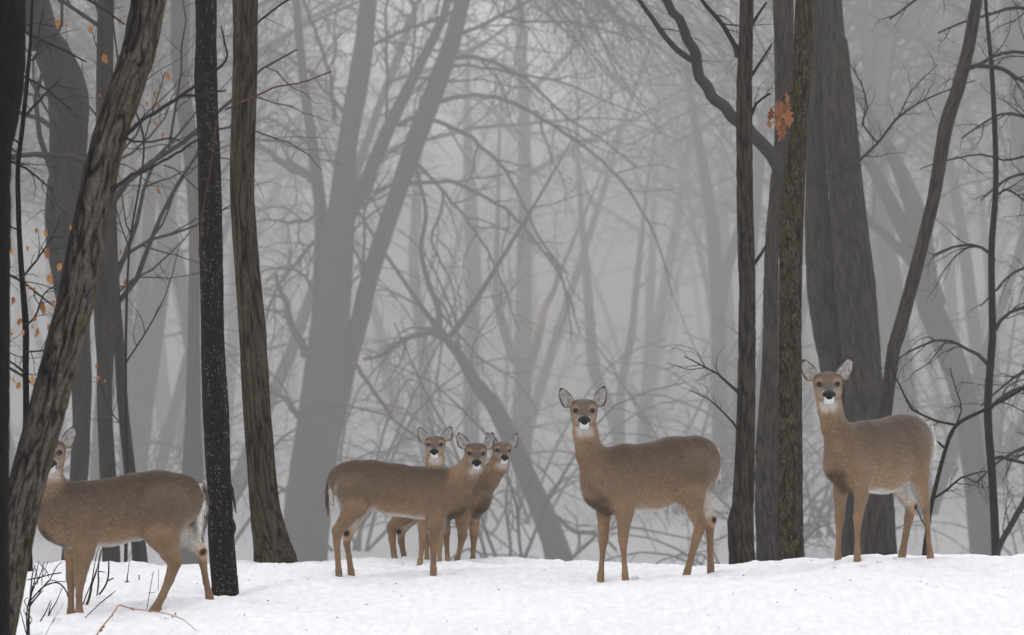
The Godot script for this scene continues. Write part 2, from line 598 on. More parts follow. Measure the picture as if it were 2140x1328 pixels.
func wood() -> void:
	var B := barks()
	var p: Array
	var t: Node3D
	# the leaning trunk at the left, nearest of all
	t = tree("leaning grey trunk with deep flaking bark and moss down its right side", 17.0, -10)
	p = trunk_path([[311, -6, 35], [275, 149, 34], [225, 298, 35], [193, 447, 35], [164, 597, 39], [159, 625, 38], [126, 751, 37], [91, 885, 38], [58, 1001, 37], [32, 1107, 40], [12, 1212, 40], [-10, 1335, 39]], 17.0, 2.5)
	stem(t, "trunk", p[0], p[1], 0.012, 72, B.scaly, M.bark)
	branch(t, [[250, 290, 8], [264, 277, 5], [298, 251, 4.2], [343, 221, 4], [378, 199, 3.6], [413, 174, 3.2], [453, 144, 3], [474, 119, 2.6], [470, 90, 2.4], [460, 55, 2]], 16.95, 3, 0.12, 0, 0.0, -0.25)
	branch(t, [[376, 200, 3.4], [400, 201, 3], [423, 199, 2.8], [455, 192, 2.2], [472, 189, 1.6]], 16.8, 0, 0.1, 0)
	branch(t, [[258, 282, 4], [278, 295, 2.8], [318, 296, 2.4], [358, 289, 2], [380, 296, 1.4]], 16.9, 2, 0.12, 0)
	branch(t, [[236, 394, 9], [244, 388, 5], [278, 365, 3.8], [318, 348, 3.4], [358, 326, 3], [398, 303, 2.8], [441, 276, 2.2]], 16.9, 3, 0.16, 1, 0.0, -0.2)
	branch(t, [[339, 345, 1.6], [370, 357, 1.4], [395, 380, 1.2], [412, 398, 0.9]], 16.85, 0, 0.1, 0)
	crown(t, p[0], p[1], 6, 1.6, 3)
	# the dark edge of a trunk at the very left
	t = tree("black furrowed trunk cut by the left edge of the picture", 16.0, -40)
	p = trunk_path([[2, -6, 50], [-1, 150, 50], [-16, 260, 50], [-28, 330, 50], [-30, 600, 50], [-32, 900, 50], [-34, 1340, 52]], 16.0, 2.0)
	stem(t, "trunk", p[0], p[1], 0.018, 56, B.black, M.bark)
	# the dark trunk with lichen specks
	t = tree("straight dark trunk speckled with pale lichen, beside the left doe's tail", 21.5, 470)
	p = trunk_path([[430, -6, 22], [430, 110, 23], [430, 170, 24], [434, 260, 22.5], [438, 370, 24], [441, 500, 24], [443, 680, 24], [451, 863, 27], [458, 1025, 25], [461, 1107, 27], [470, 1222, 27.5]], 21.5, 3.0)
	stem(t, "trunk", p[0], p[1], 0.0065, 84, B.lichen, M.bark)
	branch(t, [[453, 250, 1.4], [446, 300, 1.2], [440, 348, 1.2], [430, 405, 1.1], [423, 447, 1.1], [415, 522, 1], [420, 547, 0.8]], 21.25, 0, 0.1, 0, 0.0, 0.0, {}, "hanging_twig", Color(0.06, 0.03, 0.027))
	branch(t, [[480, 1010, 3], [485, 1025, 4], [487, 1045, 3], [492, 1062, 1.5], [494, 1074, 0.8]], 21.45, 0, 0.1, 0, 0.0, 0.0, {}, "bark_flake", Color(0.02, 0.018, 0.016))
	branch(t, [[482, 1085, 3], [488, 1100, 4], [487, 1125, 2]], 21.45, 0, 0.1, 0, 0.0, 0.0, {}, "bark_flake", Color(0.02, 0.018, 0.016))
	crown(t, p[0], p[1], 6, 1.8, 5)
	# the olive trunk whose foot flares to the right
	t = tree("tall olive-brown trunk with lengthwise furrows and a foot flaring right", 25.5, 572)
	p = trunk_path([[512, -6, 26], [512, 149, 25.5], [507, 300, 25.5], [507, 420, 25], [516, 560, 26], [528, 700, 28], [537, 863, 28.5], [547, 985, 29], [554, 1066, 31], [566, 1130, 37], [573, 1165, 44], [575, 1181, 47]], 25.5, 3.0)
	stem(t, "trunk", p[0], p[1], 0.014, 80, B.olive, M.bark)
	branch(t, [[520, 205, 2], [500, 216, 2], [470, 230, 1.6]], 25.2, 0, 0.1, 0, 0.0, 0.0, {}, "branch", Color(0.05, 0.03, 0.026))
	branch(t, [[472, 228, 1.4], [500, 216, 1.9], [527, 204, 1.9], [572, 184, 1.8], [622, 174, 1.6], [660, 162, 1.4], [692, 148, 1.6]], 25.15, 2, 0.10, 0, 0.0, -0.2, {}, "branch", Color(0.06, 0.03, 0.026))
	branch(t, [[490, 78, 2], [502, 70, 2.2], [537, 47, 2.4], [572, 20, 2.2], [604, 0, 2], [640, -22, 1.5]], 25.1, 2, 0.2, 0)
	crown(t, p[0], p[1], 6, 2.0, 7)
	# the straight dark trunk right of the middle, with the curved-limbed one behind it
	t = tree("straight dark grey trunk right of the large doe", 27.6, 1552)
	p = trunk_path([[1561, -6, 14], [1556, 199, 16.5], [1557, 398, 16.5], [1560, 547, 17.5], [1562, 600, 17], [1561, 781, 18], [1557, 961, 20], [1553, 1052, 22], [1551, 1140, 25], [1551, 1190, 28]], 27.6, 3.0)
	stem(t, "trunk", p[0], p[1], 0.025, 44, B.grey, M.bark)
	branch(t, [[1463, -5, 4], [1498, 40, 5], [1523, 75, 5.5], [1543, 120, 7]], 27.6, 6, 0.5, 2)
	branch(t, [[1573, 50, 4], [1584, 30, 3], [1602, 6, 2.5]], 27.6, 0, 0.2, 0)
	branch(t, [[1569, 160, 4], [1590, 130, 3], [1614, 92, 2]], 27.6, 3, 0.3, 1)
	branch(t, [[1570, 242, 4], [1582, 216, 3], [1610, 196, 2.2]], 27.6, 3, 0.3, 1)
	branch(t, [[1577, 552, 4], [1592, 527, 3], [1602, 510, 2]], 27.6, 0, 0.3, 1)
	branch(t, [[1545, 822, 4], [1523, 803, 3], [1500, 782, 2.4], [1470, 766, 1.8], [1430, 745, 1.2]], 27.6, 6, 0.5, 2)
	branch(t, [[1543, 900, 3], [1515, 865, 2], [1480, 835, 1.5], [1440, 815, 1]], 27.6, 3, 0.35, 1)
	branch(t, [[1531, 1190, 6], [1526, 1140, 5], [1524, 1090, 4], [1535, 1050, 4]], 27.5, 0, 0.3, 1)
	crown(t, p[0], p[1], 6, 2.0, 9)
	t = tree("brown-grey tree with a thick limb curving up to the left", 30.0, 1608)
	p = trunk_path([[1637, -6, 21], [1640, 150, 20], [1638, 298, 19], [1628, 400, 19], [1614, 520, 15], [1611, 700, 16], [1609, 781, 17], [1603, 961, 24], [1605, 1052, 27], [1608, 1190, 26]], 30.0, 3.0)
	stem(t, "trunk", p[0], p[1], 0.03, 40, B.grey, M.bark)
	branch(t, [[1385, -15, 9], [1396, 5, 9], [1418, 40, 9.5], [1438, 78, 10.5], [1450, 120, 11.5], [1466, 164, 11.5], [1500, 212, 12], [1546, 256, 13], [1588, 298, 14], [1622, 338, 15], [1640, 385, 15]], 29.3, 0, 1.2, 2, 0.0, 0.6, B.smooth, "limb")
	branch(t, [[1325, -12, 4], [1334, 0, 4.5], [1364, 40, 5.5], [1399, 84, 6.5], [1431, 117, 7], [1452, 128, 7]], 29.4, 3, 0.45, 1)
	crown(t, p[0], p[1], 6, 2.2, 13)
	# the mossy trunk with the cluster of dead oak leaves
	t = tree("straight moss-covered trunk with a cluster of rusty oak leaves", 24.0, 1652)
	p = trunk_path([[1683, -6, 20], [1675, 158, 20], [1664, 316, 21], [1655, 474, 24], [1652, 600, 23.5], [1652, 700, 23.5], [1652, 871, 24.5], [1652, 1052, 25.5], [1653, 1150, 27], [1653, 1188, 30]], 24.0, 3.0)
	stem(t, "trunk", p[0], p[1], 0.013, 76, B.mossy, M.bark)
	branch(t, [[1662, 190, 2.5], [1648, 196, 2], [1636, 205, 1.6], [1632, 222, 1.2]], 23.8, 0, 0.1, 0)
	var g := RandomNumberGenerator.new()
	g.seed = 77
	for q in [[1640, 210, 15], [1627, 232, 20], [1611, 240, 14], [1638, 248, 22], [1622, 258, 17], [1633, 275, 18], [1606, 262, 9], [1644, 232, 16], [1630, 290, 8], [1641, 268, 14]]:
		leaf(t, q[0], q[1], 23.75, q[2], g, Color(0.21, 0.098, 0.052), true)
	crown(t, p[0], p[1], 6, 2.0, 15)
	# the big double trunk behind the doe at the right
	t = tree("broad double trunk rising behind the doe at the right", 31.5, 1810)
	p = trunk_path([[1741, -6, 18], [1748, 100, 25], [1754, 211, 32], [1771, 422, 36], [1789, 600, 41], [1804, 781, 38], [1818, 950, 40], [1834, 1165, 41]], 31.5, 3.0)
	stem(t, "trunk", p[0], p[1], 0.035, 64, B.grey, M.bark)
	var main := p
	p = trunk_path([[1702, -6, 16], [1706, 316, 20], [1710, 474, 27], [1720, 600, 32], [1729, 690, 29], [1744, 800, 25], [1758, 1000, 17], [1770, 1180, 17]], 31.8, 3.0)
	stem(t, "trunk", p[0], p[1], 0.035, 52, B.grey, M.bark)
	p = trunk_path([[1722, -6, 7], [1732, 200, 9], [1745, 420, 12], [1757, 560, 15], [1764, 700, 18], [1768, 871, 17], [1774, 1000, 16], [1776, 1180, 17]], 32.4, 2.0)
	stem(t, "trunk", p[0], p[1], 0.035, 40, B.black, M.bark)
	branch(t, [[1740, 372, 2.4], [1765, 356, 2.8], [1792, 340, 2.8], [1834, 298, 2.7], [1876, 248, 2.4], [1929, 211, 2], [1992, 184, 1.5], [2040, 168, 1]], 30.6, 16, 0.42, 2, 0.0, -0.6)
	branch(t, [[1834, 298, 2.4], [1802, 258, 2.2], [1813, 227, 2], [1800, 174, 1.8], [1773, 129, 1.2]], 30.3, 12, 0.30, 2)
	branch(t, [[1876, 248, 1.8], [1890, 220, 1.6], [1910, 185, 1.2], [1960, 135, 1]], 30.1, 10, 0.32, 2)
	crown(t, main[0], main[1], 8, 2.6, 17)
	# the stem leaning right, at the double trunk's foot
	t = tree("slim dark trunk leaning right, out of the double trunk's foot", 29.6, 1836)
	p = trunk_path([[2043, -6, 12], [2010, 158, 13.5], [1978, 264, 14.5], [1950, 422, 13], [1910, 580, 13.5], [1878, 700, 14.5], [1868, 735, 13.5], [1850, 871, 13], [1838, 960, 14], [1828, 1080, 16], [1822, 1175, 17]], 29.6, 2.5)
	stem(t, "trunk", p[0], p[1], 0.025, 40, B.grey, M.bark)
	branch(t, [[2012, 143, 5], [2040, 140, 4.5], [2077, 140, 4.5], [2110, 152, 4.5], [2140, 169, 4], [2175, 195, 3]], 29.5, 9, 0.6, 2)
	branch(t, [[1924, 353, 1], [1971, 337, 1.6], [2050, 324, 2], [2098, 335, 2.2], [2140, 327, 2.6], [2200, 300, 3]], 29.0, 7, 0.3, 2)
	crown(t, p[0], p[1], 5, 1.8, 19)
	# thin wavy stem at the right edge
	t = tree("thin dark stem near the right edge, gently wavy, with arching side branches", 30.0, 2082)
	p = trunk_path([[2060, -6, 3.5], [2074, 158, 5], [2082, 369, 6], [2073, 527, 7], [2075, 690, 7.5], [2073, 735, 8], [2065, 860, 8.5], [2075, 1007, 8.5], [2082, 1165, 9]], 30.0, 1.5)
	stem(t, "trunk", p[0], p[1], 0.03, 16, B.black, M.bark)
	branch(t, [[2080, 690, 5], [2090, 672, 4], [2110, 655, 3.6], [2140, 640, 3.4], [2190, 615, 3]], 30.0, 8, 0.6, 2)
	branch(t, [[2066, 762, 5], [2045, 742, 4], [2022, 731, 3.6], [1990, 715, 3.2], [1954, 713, 2.8], [1915, 728, 2.2], [1877, 749, 1.5]], 30.0, 7, 0.6, 2)
	branch(t, [[2080, 545, 4], [2066, 530, 4], [2030, 512, 3.4], [1990, 518, 2.6], [1950, 535, 1.8]], 30.0, 6, 0.6, 2)
	branch(t, [[2085, 1160, 6], [2092, 1142, 6.5], [2115, 1100, 7], [2140, 1052, 7], [2180, 980, 6]], 29.8, 5, 0.6, 2)
	branch(t, [[2066, 860, 5], [2085, 835, 4], [2110, 820, 4], [2140, 808, 3], [2190, 780, 3]], 30.0, 8, 0.6, 2)
	branch(t, [[2072, 960, 4], [2095, 955, 3.5], [2130, 965, 3.5], [2180, 980, 3]], 30.0, 8, 0.6, 2)
	branch(t, [[2078, 420, 3], [2100, 395, 2.5], [2130, 410, 2], [2170, 440, 2]], 30.0, 9, 0.45, 2)
	t = tree("small bare sapling with a bent stem at the right doe's tail", 27.0, 1932, "", "sapling")
	p = trunk_path([[2150, 805, 2.5], [2110, 830, 3], [2058, 857, 3.6], [2000, 889, 4], [1977, 939, 4.4], [1950, 1043, 5], [1940, 1100, 5], [1932, 1172, 6]], 27.0, 0.0)
	stem(t, "stem", p[0], p[1], 0.03, 12, {}, M.twig)
	branch(t, [[1977, 939, 3], [1962, 925, 2.6], [1950, 918, 2]], 27.0, 0, 0.2, 1)
	branch(t, [[2000, 889, 2.8], [1960, 880, 2.6], [1907, 857, 2.4], [1893, 830, 2], [1873, 790, 1.6], [1862, 760, 1]], 27.0, 9, 0.28, 2)
	branch(t, [[1988, 915, 2], [2010, 860, 1.8], [2000, 820, 1.5], [1985, 770, 1]], 27.0, 7, 0.28, 1)
	branch(t, [[1950, 1043, 2.6], [1980, 1025, 2.4], [2010, 1000, 2], [2060, 985, 1.4]], 27.0, 8, 0.35, 2)
	branch(t, [[1940, 1110, 2], [1925, 1085, 1.6], [1915, 1060, 1]], 27.0, 4, 0.2, 1)
	# the dark sapling with orange leaves at the left
	t = tree("dark sapling left of the leaning trunk, hung with small orange leaves", 23.5, 60, "", "sapling")
	p = trunk_path([[64, 60, 3], [60, 124, 4], [47, 258, 5], [37, 348, 5], [38, 440, 5.5], [40, 497, 5.5], [45, 578, 6], [53, 680, 7], [53, 769, 6.5], [54, 873, 7], [51, 1000, 7], [60, 1180, 8]], 23.5, 0.8)
	stem(t, "stem", p[0], p[1], 0.02, 14, B.black, M.bark)
	branch(t, [[47, 258, 3], [62, 232, 3], [85, 205, 2.5], [110, 180, 2], [125, 165, 1.2]], 23.5, 6, 0.3, 1)
	branch(t, [[40, 300, 2.6], [25, 290, 2], [0, 310, 1.5], [-30, 320, 1]], 23.5, 4, 0.3, 1)
	branch(t, [[45, 580, 2.6], [62, 560, 2.4], [85, 530, 2], [105, 500, 1.5], [125, 465, 1]], 23.4, 8, 0.3, 1)
	branch(t, [[52, 680, 2.6], [70, 668, 2.2], [80, 640, 2], [95, 610, 1.5], [120, 595, 1]], 23.4, 7, 0.3, 1)
	branch(t, [[52, 735, 2], [90, 733, 1.7], [130, 735, 1.3]], 23.4, 6, 0.3, 1)
	branch(t, [[50, 780, 3], [35, 765, 2.4], [15, 755, 2], [-10, 745, 1.5]], 23.4, 4, 0.3, 1)
	branch(t, [[37, 480, 2], [15, 470, 1.6], [-10, 455, 1]], 23.4, 5, 0.3, 1)
	branch(t, [[58, 130, 2], [75, 115, 1.8], [82, 60, 1.4], [90, 20, 1]], 23.4, 5, 0.3, 1)
	g.seed = 31
	for q in [[74, 484, 7], [95, 489, 10], [25, 526, 10], [56, 521, 8], [102, 532, 14], [124, 562, 13], [99, 588, 14], [90, 645, 17], [75, 668, 8], [43, 675, 11], [99, 688, 12], [77, 697, 13], [47, 697, 9], [26, 630, 11], [69, 797, 14], [28, 795, 8], [40, 807, 11], [26, 700, 6], [114, 636, 9], [87, 524, 7], [60, 602, 6], [73, 606, 6], [120, 50, 13], [138, 55, 5], [148, 478, 8], [104, 575, 6], [66, 684, 6]]:
		leaf(t, q[0], q[1], 23.4 + g.randf_range(-0.12, 0.12), q[2], g, Color(0.33, 0.18, 0.055).lerp(Color(0.22, 0.10, 0.04), g.randf()), false)
	t = tree("slender twiggy sapling right of the leaning trunk with a few orange leaves", 28.0, 262, "", "sapling")
	p = trunk_path([[235, 40, 1.6], [255, 170, 2], [300, 300, 2.2], [270, 520, 2.4], [262, 760, 3], [265, 1000, 3.4], [262, 1180, 4]], 28.0, 0.4)
	stem(t, "stem", p[0], p[1], 0.03, 8, {}, M.twig)
	for q in [[[300, 300, 1.5], [320, 230, 1.3], [345, 150, 1]], [[255, 170, 1.4], [215, 130, 1.2], [190, 60, 0.9]], [[262, 760, 2], [300, 700, 1.7], [345, 620, 1.2], [372, 520, 0.9]], [[270, 520, 1.6], [252, 470, 1.3], [238, 420, 1]], [[264, 900, 1.6], [225, 850, 1.3], [205, 790, 1]]]:
		branch(t, q, 28.0, 6, 0.4, 2)
	for q in [[188, 64, 11], [217, 124, 14], [326, 200, 11], [348, 160, 12], [306, 217, 7], [327, 223, 9], [321, 260, 8], [338, 284, 8], [251, 529, 9], [268, 594, 15], [208, 795, 10], [219, 797, 6], [200, 767, 7], [236, 687, 6], [331, 400, 12], [209, 200, 6], [252, 46, 8]]:
		leaf(t, q[0], q[1], 27.9 + g.randf_range(-0.2, 0.2), q[2], g, Color(0.27, 0.13, 0.048), false)
	# a tree outside the frame whose twigs hang into the upper right corner
	t = tree("dark tree beyond the right edge, its fine twigs hanging into the upper right corner", 31.0, 2260)
	p = trunk_path([[2235, -6, 30], [2245, 400, 32], [2255, 1180, 38]], 31.0, 3.0)
	stem(t, "trunk", p[0], p[1], 0.05, 36, B.black, M.bark)
	for q in [[[2236, 60, 6], [2150, 20, 4.5], [2060, 30, 3], [1960, 70, 2]], [[2236, 160, 6], [2150, 110, 4.4], [2070, 120, 3], [1990, 170, 1.6]], [[2240, 300, 6], [2160, 250, 4.4], [2090, 240, 3], [2010, 290, 1.6]], [[2236, -60, 6], [2120, -90, 5], [1990, -50, 3.4], [1860, 40, 2]], [[2244, 430, 5], [2170, 370, 4], [2110, 370, 3], [2050, 420, 1.5]], [[2240, -120, 6], [2080, -190, 5], [1930, -140, 4], [1800, -30, 2]], [[2250, 620, 5], [2180, 560, 4], [2120, 570, 3], [2050, 640, 1.5]], [[2252, 800, 5], [2180, 760, 4], [2120, 790, 3], [2050, 850, 1.5]], [[2252, 960, 5], [2180, 930, 4], [2110, 950, 3], [2040, 1010, 1.5]]]:
		branch(t, q, 31.0, 8, 0.6, 2, 0.05)
	t = tree("dark tree beyond the left edge, its bare twigs hanging into the upper left corner", 27.0, -150)
	p = trunk_path([[-130, -6, 26], [-140, 400, 28], [-150, 1180, 34]], 27.0, 3.0)
	stem(t, "trunk", p[0], p[1], 0.05, 36, B.black, M.bark)
	for q in [[[-132, 60, 6], [-40, 40, 4.5], [60, 70, 3], [180, 130, 1.8]], [[-134, 190, 6], [-50, 150, 4.4], [50, 160, 3], [150, 230, 1.6]], [[-132, -60, 6], [0, -80, 5], [120, -40, 3.4], [260, 50, 1.8]], [[-138, 380, 5], [-60, 330, 4], [30, 340, 3], [110, 400, 1.5]], [[-145, 620, 5], [-60, 560, 4], [30, 580, 3], [110, 640, 1.5]], [[-146, 800, 5], [-60, 750, 4], [20, 770, 3], [100, 830, 1.5]]]:
		branch(t, q, 27.0, 8, 0.5, 2, 0.05)
	# trunks in the fog at the left
	fog_tree("wide pale trunk in the fog left of the leaning trunk, with a swollen knot", 31.0, 150, [[[70, -6, 30], [105, 100, 36], [140, 199, 43], [142, 348, 38], [133, 410, 38], [132, 500, 36], [150, 620, 34], [166, 760, 24], [170, 860, 19], [164, 1005, 19], [150, 1170, 22]]], B.far)
	fog_tree("tall fogged trunk that splits into three near the ground", 29.5, 230, [[[221, -6, 17], [218, 199, 18], [222, 400, 20], [222, 560, 25], [222, 640, 27], [219, 760, 17], [218, 860, 16], [226, 1005, 17], [232, 1170, 19]], [[236, 560, 12], [240, 640, 13], [248, 720, 11], [257, 860, 11], [273, 1005, 13], [292, 1170, 16]]], B.far)
	fog_tree("grey fogged trunk close left of the lichen-specked one", 46.0, 402, [[[377, -6, 20], [376, 149, 18], [396, 298, 17], [406, 447, 13], [405, 660, 12], [403, 860, 16], [402, 985, 22], [401, 1170, 26]]], B.far)
	# the big clump of five stems in the middle
	var e := fog_tree("large clump of leaning grey trunks in the fog with arching branches", 57.0, 632, [
		[[771, -6, 18], [752, 149, 22], [727, 298, 20], [712, 447, 29], [702, 560, 36], [690, 700, 38], [672, 830, 42], [655, 950, 44], [640, 1060, 46], [632, 1168, 46]],
		[[619, -6, 8], [632, 149, 9], [652, 298, 11], [670, 447, 14], [668, 560, 13], [664, 660, 13], [655, 760, 18], [640, 880, 20], [624, 1000, 20], [612, 1168, 18]],
		[[968, -6, 16], [923, 149, 20], [868, 298, 20], [816, 447, 18], [768, 597, 18], [754, 660, 19], [726, 760, 20], [705, 860, 20], [682, 960, 22], [662, 1168, 22]],
		[[936, -6, 8], [922, 45, 9], [878, 134, 10], [838, 214, 12], [799, 298, 14], [765, 380, 15], [730, 450, 16], [715, 520, 14]]], B.smooth)
	for q in [
		[[860, 250, 7], [915, 214, 5.5], [973, 199, 4.6], [1032, 204, 4.4], [1097, 226, 4.2], [1147, 259, 4], [1201, 293, 3.6], [1260, 338, 3.2], [1330, 420, 2.6], [1380, 520, 2], [1405, 620, 1.2]],
		[[830, 262, 6], [870, 245, 5], [903, 251, 4.8], [958, 271, 4.4], [998, 298, 4.2], [1052, 353, 3.8], [1087, 413, 3.4], [1117, 477, 3], [1147, 527, 2.6], [1177, 587, 2.2], [1189, 660, 1.8], [1195, 720, 1.2]],
		[[840, 395, 6], [861, 383, 4.6], [908, 380, 4.2], [958, 385, 4], [1008, 408, 3.8], [1057, 438, 3.4], [1097, 477, 3], [1132, 522, 2.6], [1167, 572, 2.2], [1195, 640, 1.6], [1212, 700, 1]],
		[[850, 322, 5], [868, 341, 4.2], [908, 378, 3.8], [938, 413, 3.4], [973, 457, 3.2], [1008, 507, 3], [1037, 562, 2.6], [1057, 612, 2.2], [1072, 660, 1.8], [1085, 690, 1.2]],
		[[925, 398, 3], [920, 447, 3], [901, 502, 2.8], [923, 552, 2.4], [943, 592, 2], [955, 660, 1.4]],
		[[930, 122, 5], [953, 119, 4.4], [1008, 124, 4], [1057, 142, 3.8], [1097, 164, 3.4], [1137, 199, 3], [1182, 244, 2.6], [1260, 293, 2], [1330, 350, 1.4]],
		[[925, 140, 4], [945, 137, 3.4], [998, 139, 3.2], [1047, 147, 3], [1097, 159, 2.6], [1182, 174, 2.2], [1260, 209, 1.6], [1340, 240, 1]],
		[[950, 75, 5], [973, 65, 4.6], [1022, 47, 4], [1072, 20, 3.6], [1112, 0, 3], [1150, -30, 2.4]],
		[[1047, 35, 3], [1107, 45, 3], [1182, 47, 2.6], [1260, 62, 2], [1350, 90, 1.4]],
		[[770, 98, 4], [838, 65, 3.6], [898, 45, 3.4], [960, 18, 3]],
		[[730, 250, 5], [684, 194, 4], [659, 164, 3.6], [635, 144, 3.2], [600, 119, 2.6], [560, 104, 2]],
		[[650, 376, 10], [610, 348, 8], [560, 318, 6.5], [520, 300, 5], [480, 290, 3]],
		[[720, 455, 6], [746, 438, 4.5], [779, 413, 4], [824, 383, 4]],
		[[685, 470, 5], [659, 502, 4], [610, 562, 4], [580, 597, 3.6], [560, 651, 3.2], [545, 720, 2.4]],
		[[655, 608, 4], [640, 580, 3.4], [610, 562, 3], [575, 560, 2.4], [540, 570, 1.6]],
		[[636, 745, 9], [615, 690, 8], [598, 640, 7], [585, 600, 5], [575, 570, 3]],
		[[620, 870, 6], [605, 845, 5], [580, 825, 4.4], [545, 815, 3.6], [520, 800, 3]],
		[[730, 500, 3], [745, 530, 3], [758, 560, 2.6], [752, 575, 2.4], [724, 595, 3]],
		[[700, 250, 5], [690, 160, 4.4], [665, 80, 4], [640, 20, 3.4], [625, -20, 3]],
		[[808, 250, 3.4], [808, 120, 3.2], [806, 40, 3], [812, -10, 2.6]],
		[[850, 200, 3], [862, 120, 2.6], [868, 40, 2.4], [860, -10, 2]],
		[[670, 450, 5], [640, 460, 3.6], [600, 465, 3], [560, 460, 2.4], [500, 470, 1.6]],
		[[642, 300, 4], [600, 270, 3], [560, 250, 2.6], [500, 260, 2]],
	]:
		branch(e, q, 57.5, 10, 1.6, 2, 0.06, rng.randf_range(-3.0, 1.5), {}, "branch", Color(0.04, 0.035, 0.034))
	# boughs that leave the stems above the frame and hang into it
	g.seed = 12
	for k in 64:
		var from_right := k % 3 != 0
		var x0 := (985.0 if from_right else 775.0) + g.randf_range(-4.0, 8.0)
		var y0 := g.randf_range(-330.0, -15.0)
		x0 += -y0 * 0.12
		var way := 1.0 if from_right or g.randf() < 0.25 else -1.0
		var reach := g.randf_range(260.0, 640.0)
		var drop := g.randf_range(0.15, 1.0) * minf(reach, 420.0)
		var arc := []
		for j in 7:
			var u := j / 6.0
			arc.append([x0 + way * reach * u, y0 - 60.0 * sin(PI * u) * (1.0 - u) - 40.0 * u + drop * u * u + g.randf_range(-16, 16), lerpf(3.6, 0.9, u)])
		branch(e, arc, 57.0, 9, 2.0, 3, 0.07, g.randf_range(-5.0, 4.0), {}, "branch", Color(0.03, 0.026, 0.026))
	branch(e, [[735, 760, 5], [747, 768, 5], [772, 806, 4.4], [800, 845, 4.4], [821, 876, 3.6]], 52.0, 0, 1.0, 0, 0.0, -0.5, {}, "broken_branch", Color(0.06, 0.046, 0.036))
	# trees farther into the fog
	e = fog_tree("faint trunk leaning left, its foot behind the middle does", 58.5, 1160, [[[880, 640, 4.8], [905, 672, 7.2], [926, 700, 8.8], [960, 743, 10.4], [994, 801, 13.6], [1032, 849, 16.8], [1071, 926, 19.2], [1100, 994, 20.8], [1128, 1056, 23.2], [1157, 1128, 26.4], [1172, 1185, 30.4]], [[938, 705, 7.2], [915, 640, 6.4], [895, 590, 5.6], [880, 520, 4.8], [890, 440, 4], [870, 340, 3.2], [880, 200, 2.4]]], B.far)
	branch(e, [[935, 705, 8], [916, 697, 7], [880, 700, 6], [849, 709, 5.5], [820, 728, 5], [796, 743, 4], [760, 750, 3]], 58.5, 8, 1.6, 2)
	branch(e, [[1130, 1060, 7], [1160, 1080, 5], [1200, 1110, 4.5], [1250, 1120, 4], [1290, 1150, 3]], 57.5, 6, 1.2, 2)
	e = fog_tree("faint forked tree in the fog, its right fork pale and peeled", 88.0, 1098, [[[1040, 470, 5], [1037, 608, 8], [1051, 680, 9], [1071, 743, 10], [1090, 777, 13], [1096, 860, 13], [1098, 1000, 14], [1100, 1150, 16]], [[1175, 560, 4], [1157, 608, 6], [1138, 647, 7], [1128, 695, 8], [1109, 762, 9], [1096, 800, 10]]], B.far)
	branch(e, [[1142, 630, 5], [1135, 660, 5.6], [1129, 690, 5.6]], 87.85, 0, 1.0, 0, 0.0, 0.0, {}, "peeled_wood", Color(0.3, 0.17, 0.10))
	fog_tree("broad faint trunk leaning left behind the leaning stem at the right", 58.5, 2052, [[[1830, 260, 10], [1868, 330, 14], [1897, 395, 18], [1924, 480, 22], [1941, 627, 26], [1972, 704, 28], [2004, 790, 27], [2022, 871, 25], [2040, 1007, 24], [2056, 1175, 28]], [[1790, 300, 9], [1824, 352, 12], [1860, 420, 14], [1887, 474, 17], [1930, 560, 20], [1958, 640, 22]], [[1800, 440, 8], [1850, 490, 9], [1890, 530, 10], [1940, 590, 12]]], B.far)
	fog_tree("dim upright trunk in the fog left of the straight dark grey one", 84.0, 1490, [[[1475, 380, 12], [1490, 480, 14], [1500, 640, 15], [1505, 900, 17], [1505, 1180, 19]], [[1560, 400, 8], [1545, 480, 10], [1520, 560, 12], [1505, 660, 12]]], B.far)
	fog_tree("dim trunk in the fog over the large doe's back, tilted right", 95.0, 1300, [[[1225, 560, 8], [1232, 660, 10], [1240, 760, 13], [1262, 830, 13], [1290, 900, 14], [1300, 1000, 15], [1300, 1150, 17]], [[1330, 600, 7], [1320, 700, 8], [1300, 800, 9], [1296, 900, 10]]], B.far)
	fog_tree("faint straight trunk above the middle does' heads", 100.0, 885, [[[985, 460, 15], [990, 600, 16], [985, 700, 15], [985, 850, 16], [985, 1150, 18]], [[870, 430, 10], [865, 560, 11], [880, 700, 12], [895, 900, 13], [900, 1150, 15]]], B.far)


func fog_tree(label: String, d: float, foot_x: float, stems: Array, bark: Dictionary) -> Node3D:
	var t := tree(label, d, foot_x)
	var top := true
	for s in stems:
		var open: bool = s[0][1] < 0
		var rooted: bool = s[s.size() - 1][1] > 900
		if not open:      # the stem thins out upwards
			var lift: float = clampf(float(s[0][1]) + 60.0, 160.0, 420.0)
			var way: float = clampf((s[0][0] - s[1][0]) / maxf(1.0, s[1][1] - s[0][1]), -0.6, 0.6)
			s = [[s[0][0] + way * lift + 10.0, s[0][1] - lift, 1.0], [s[0][0] + way * lift * 0.55, s[0][1] - lift * 0.5, s[0][2] * 0.55]] + s
		var p := trunk_path(s, d + (0.0 if top else 0.25), 4.0 if open else 0.0, 0.0, rooted)
		stem(t, "trunk", p[0], p[1], 0.10, 26, bark, M.bark)
		var g := RandomNumberGenerator.new()
		g.seed = int(foot_x + s[0][0])
		var pts := PackedVector3Array()
		var rad := PackedFloat32Array()
		for k in range(p[0].size() - 1, -1, -1):
			pts.append((p[0][k] as Vector3) - t.position)
			rad.append(p[1][k])
		var b := Buf.new()
		sprout(b, pts, rad, 7, 2.8, 3, g, 0.03, 0.5, Color(0.04, 0.036, 0.034))
		put(b, "twigs", M.twig, t, "stuff")
		top = false
	return t


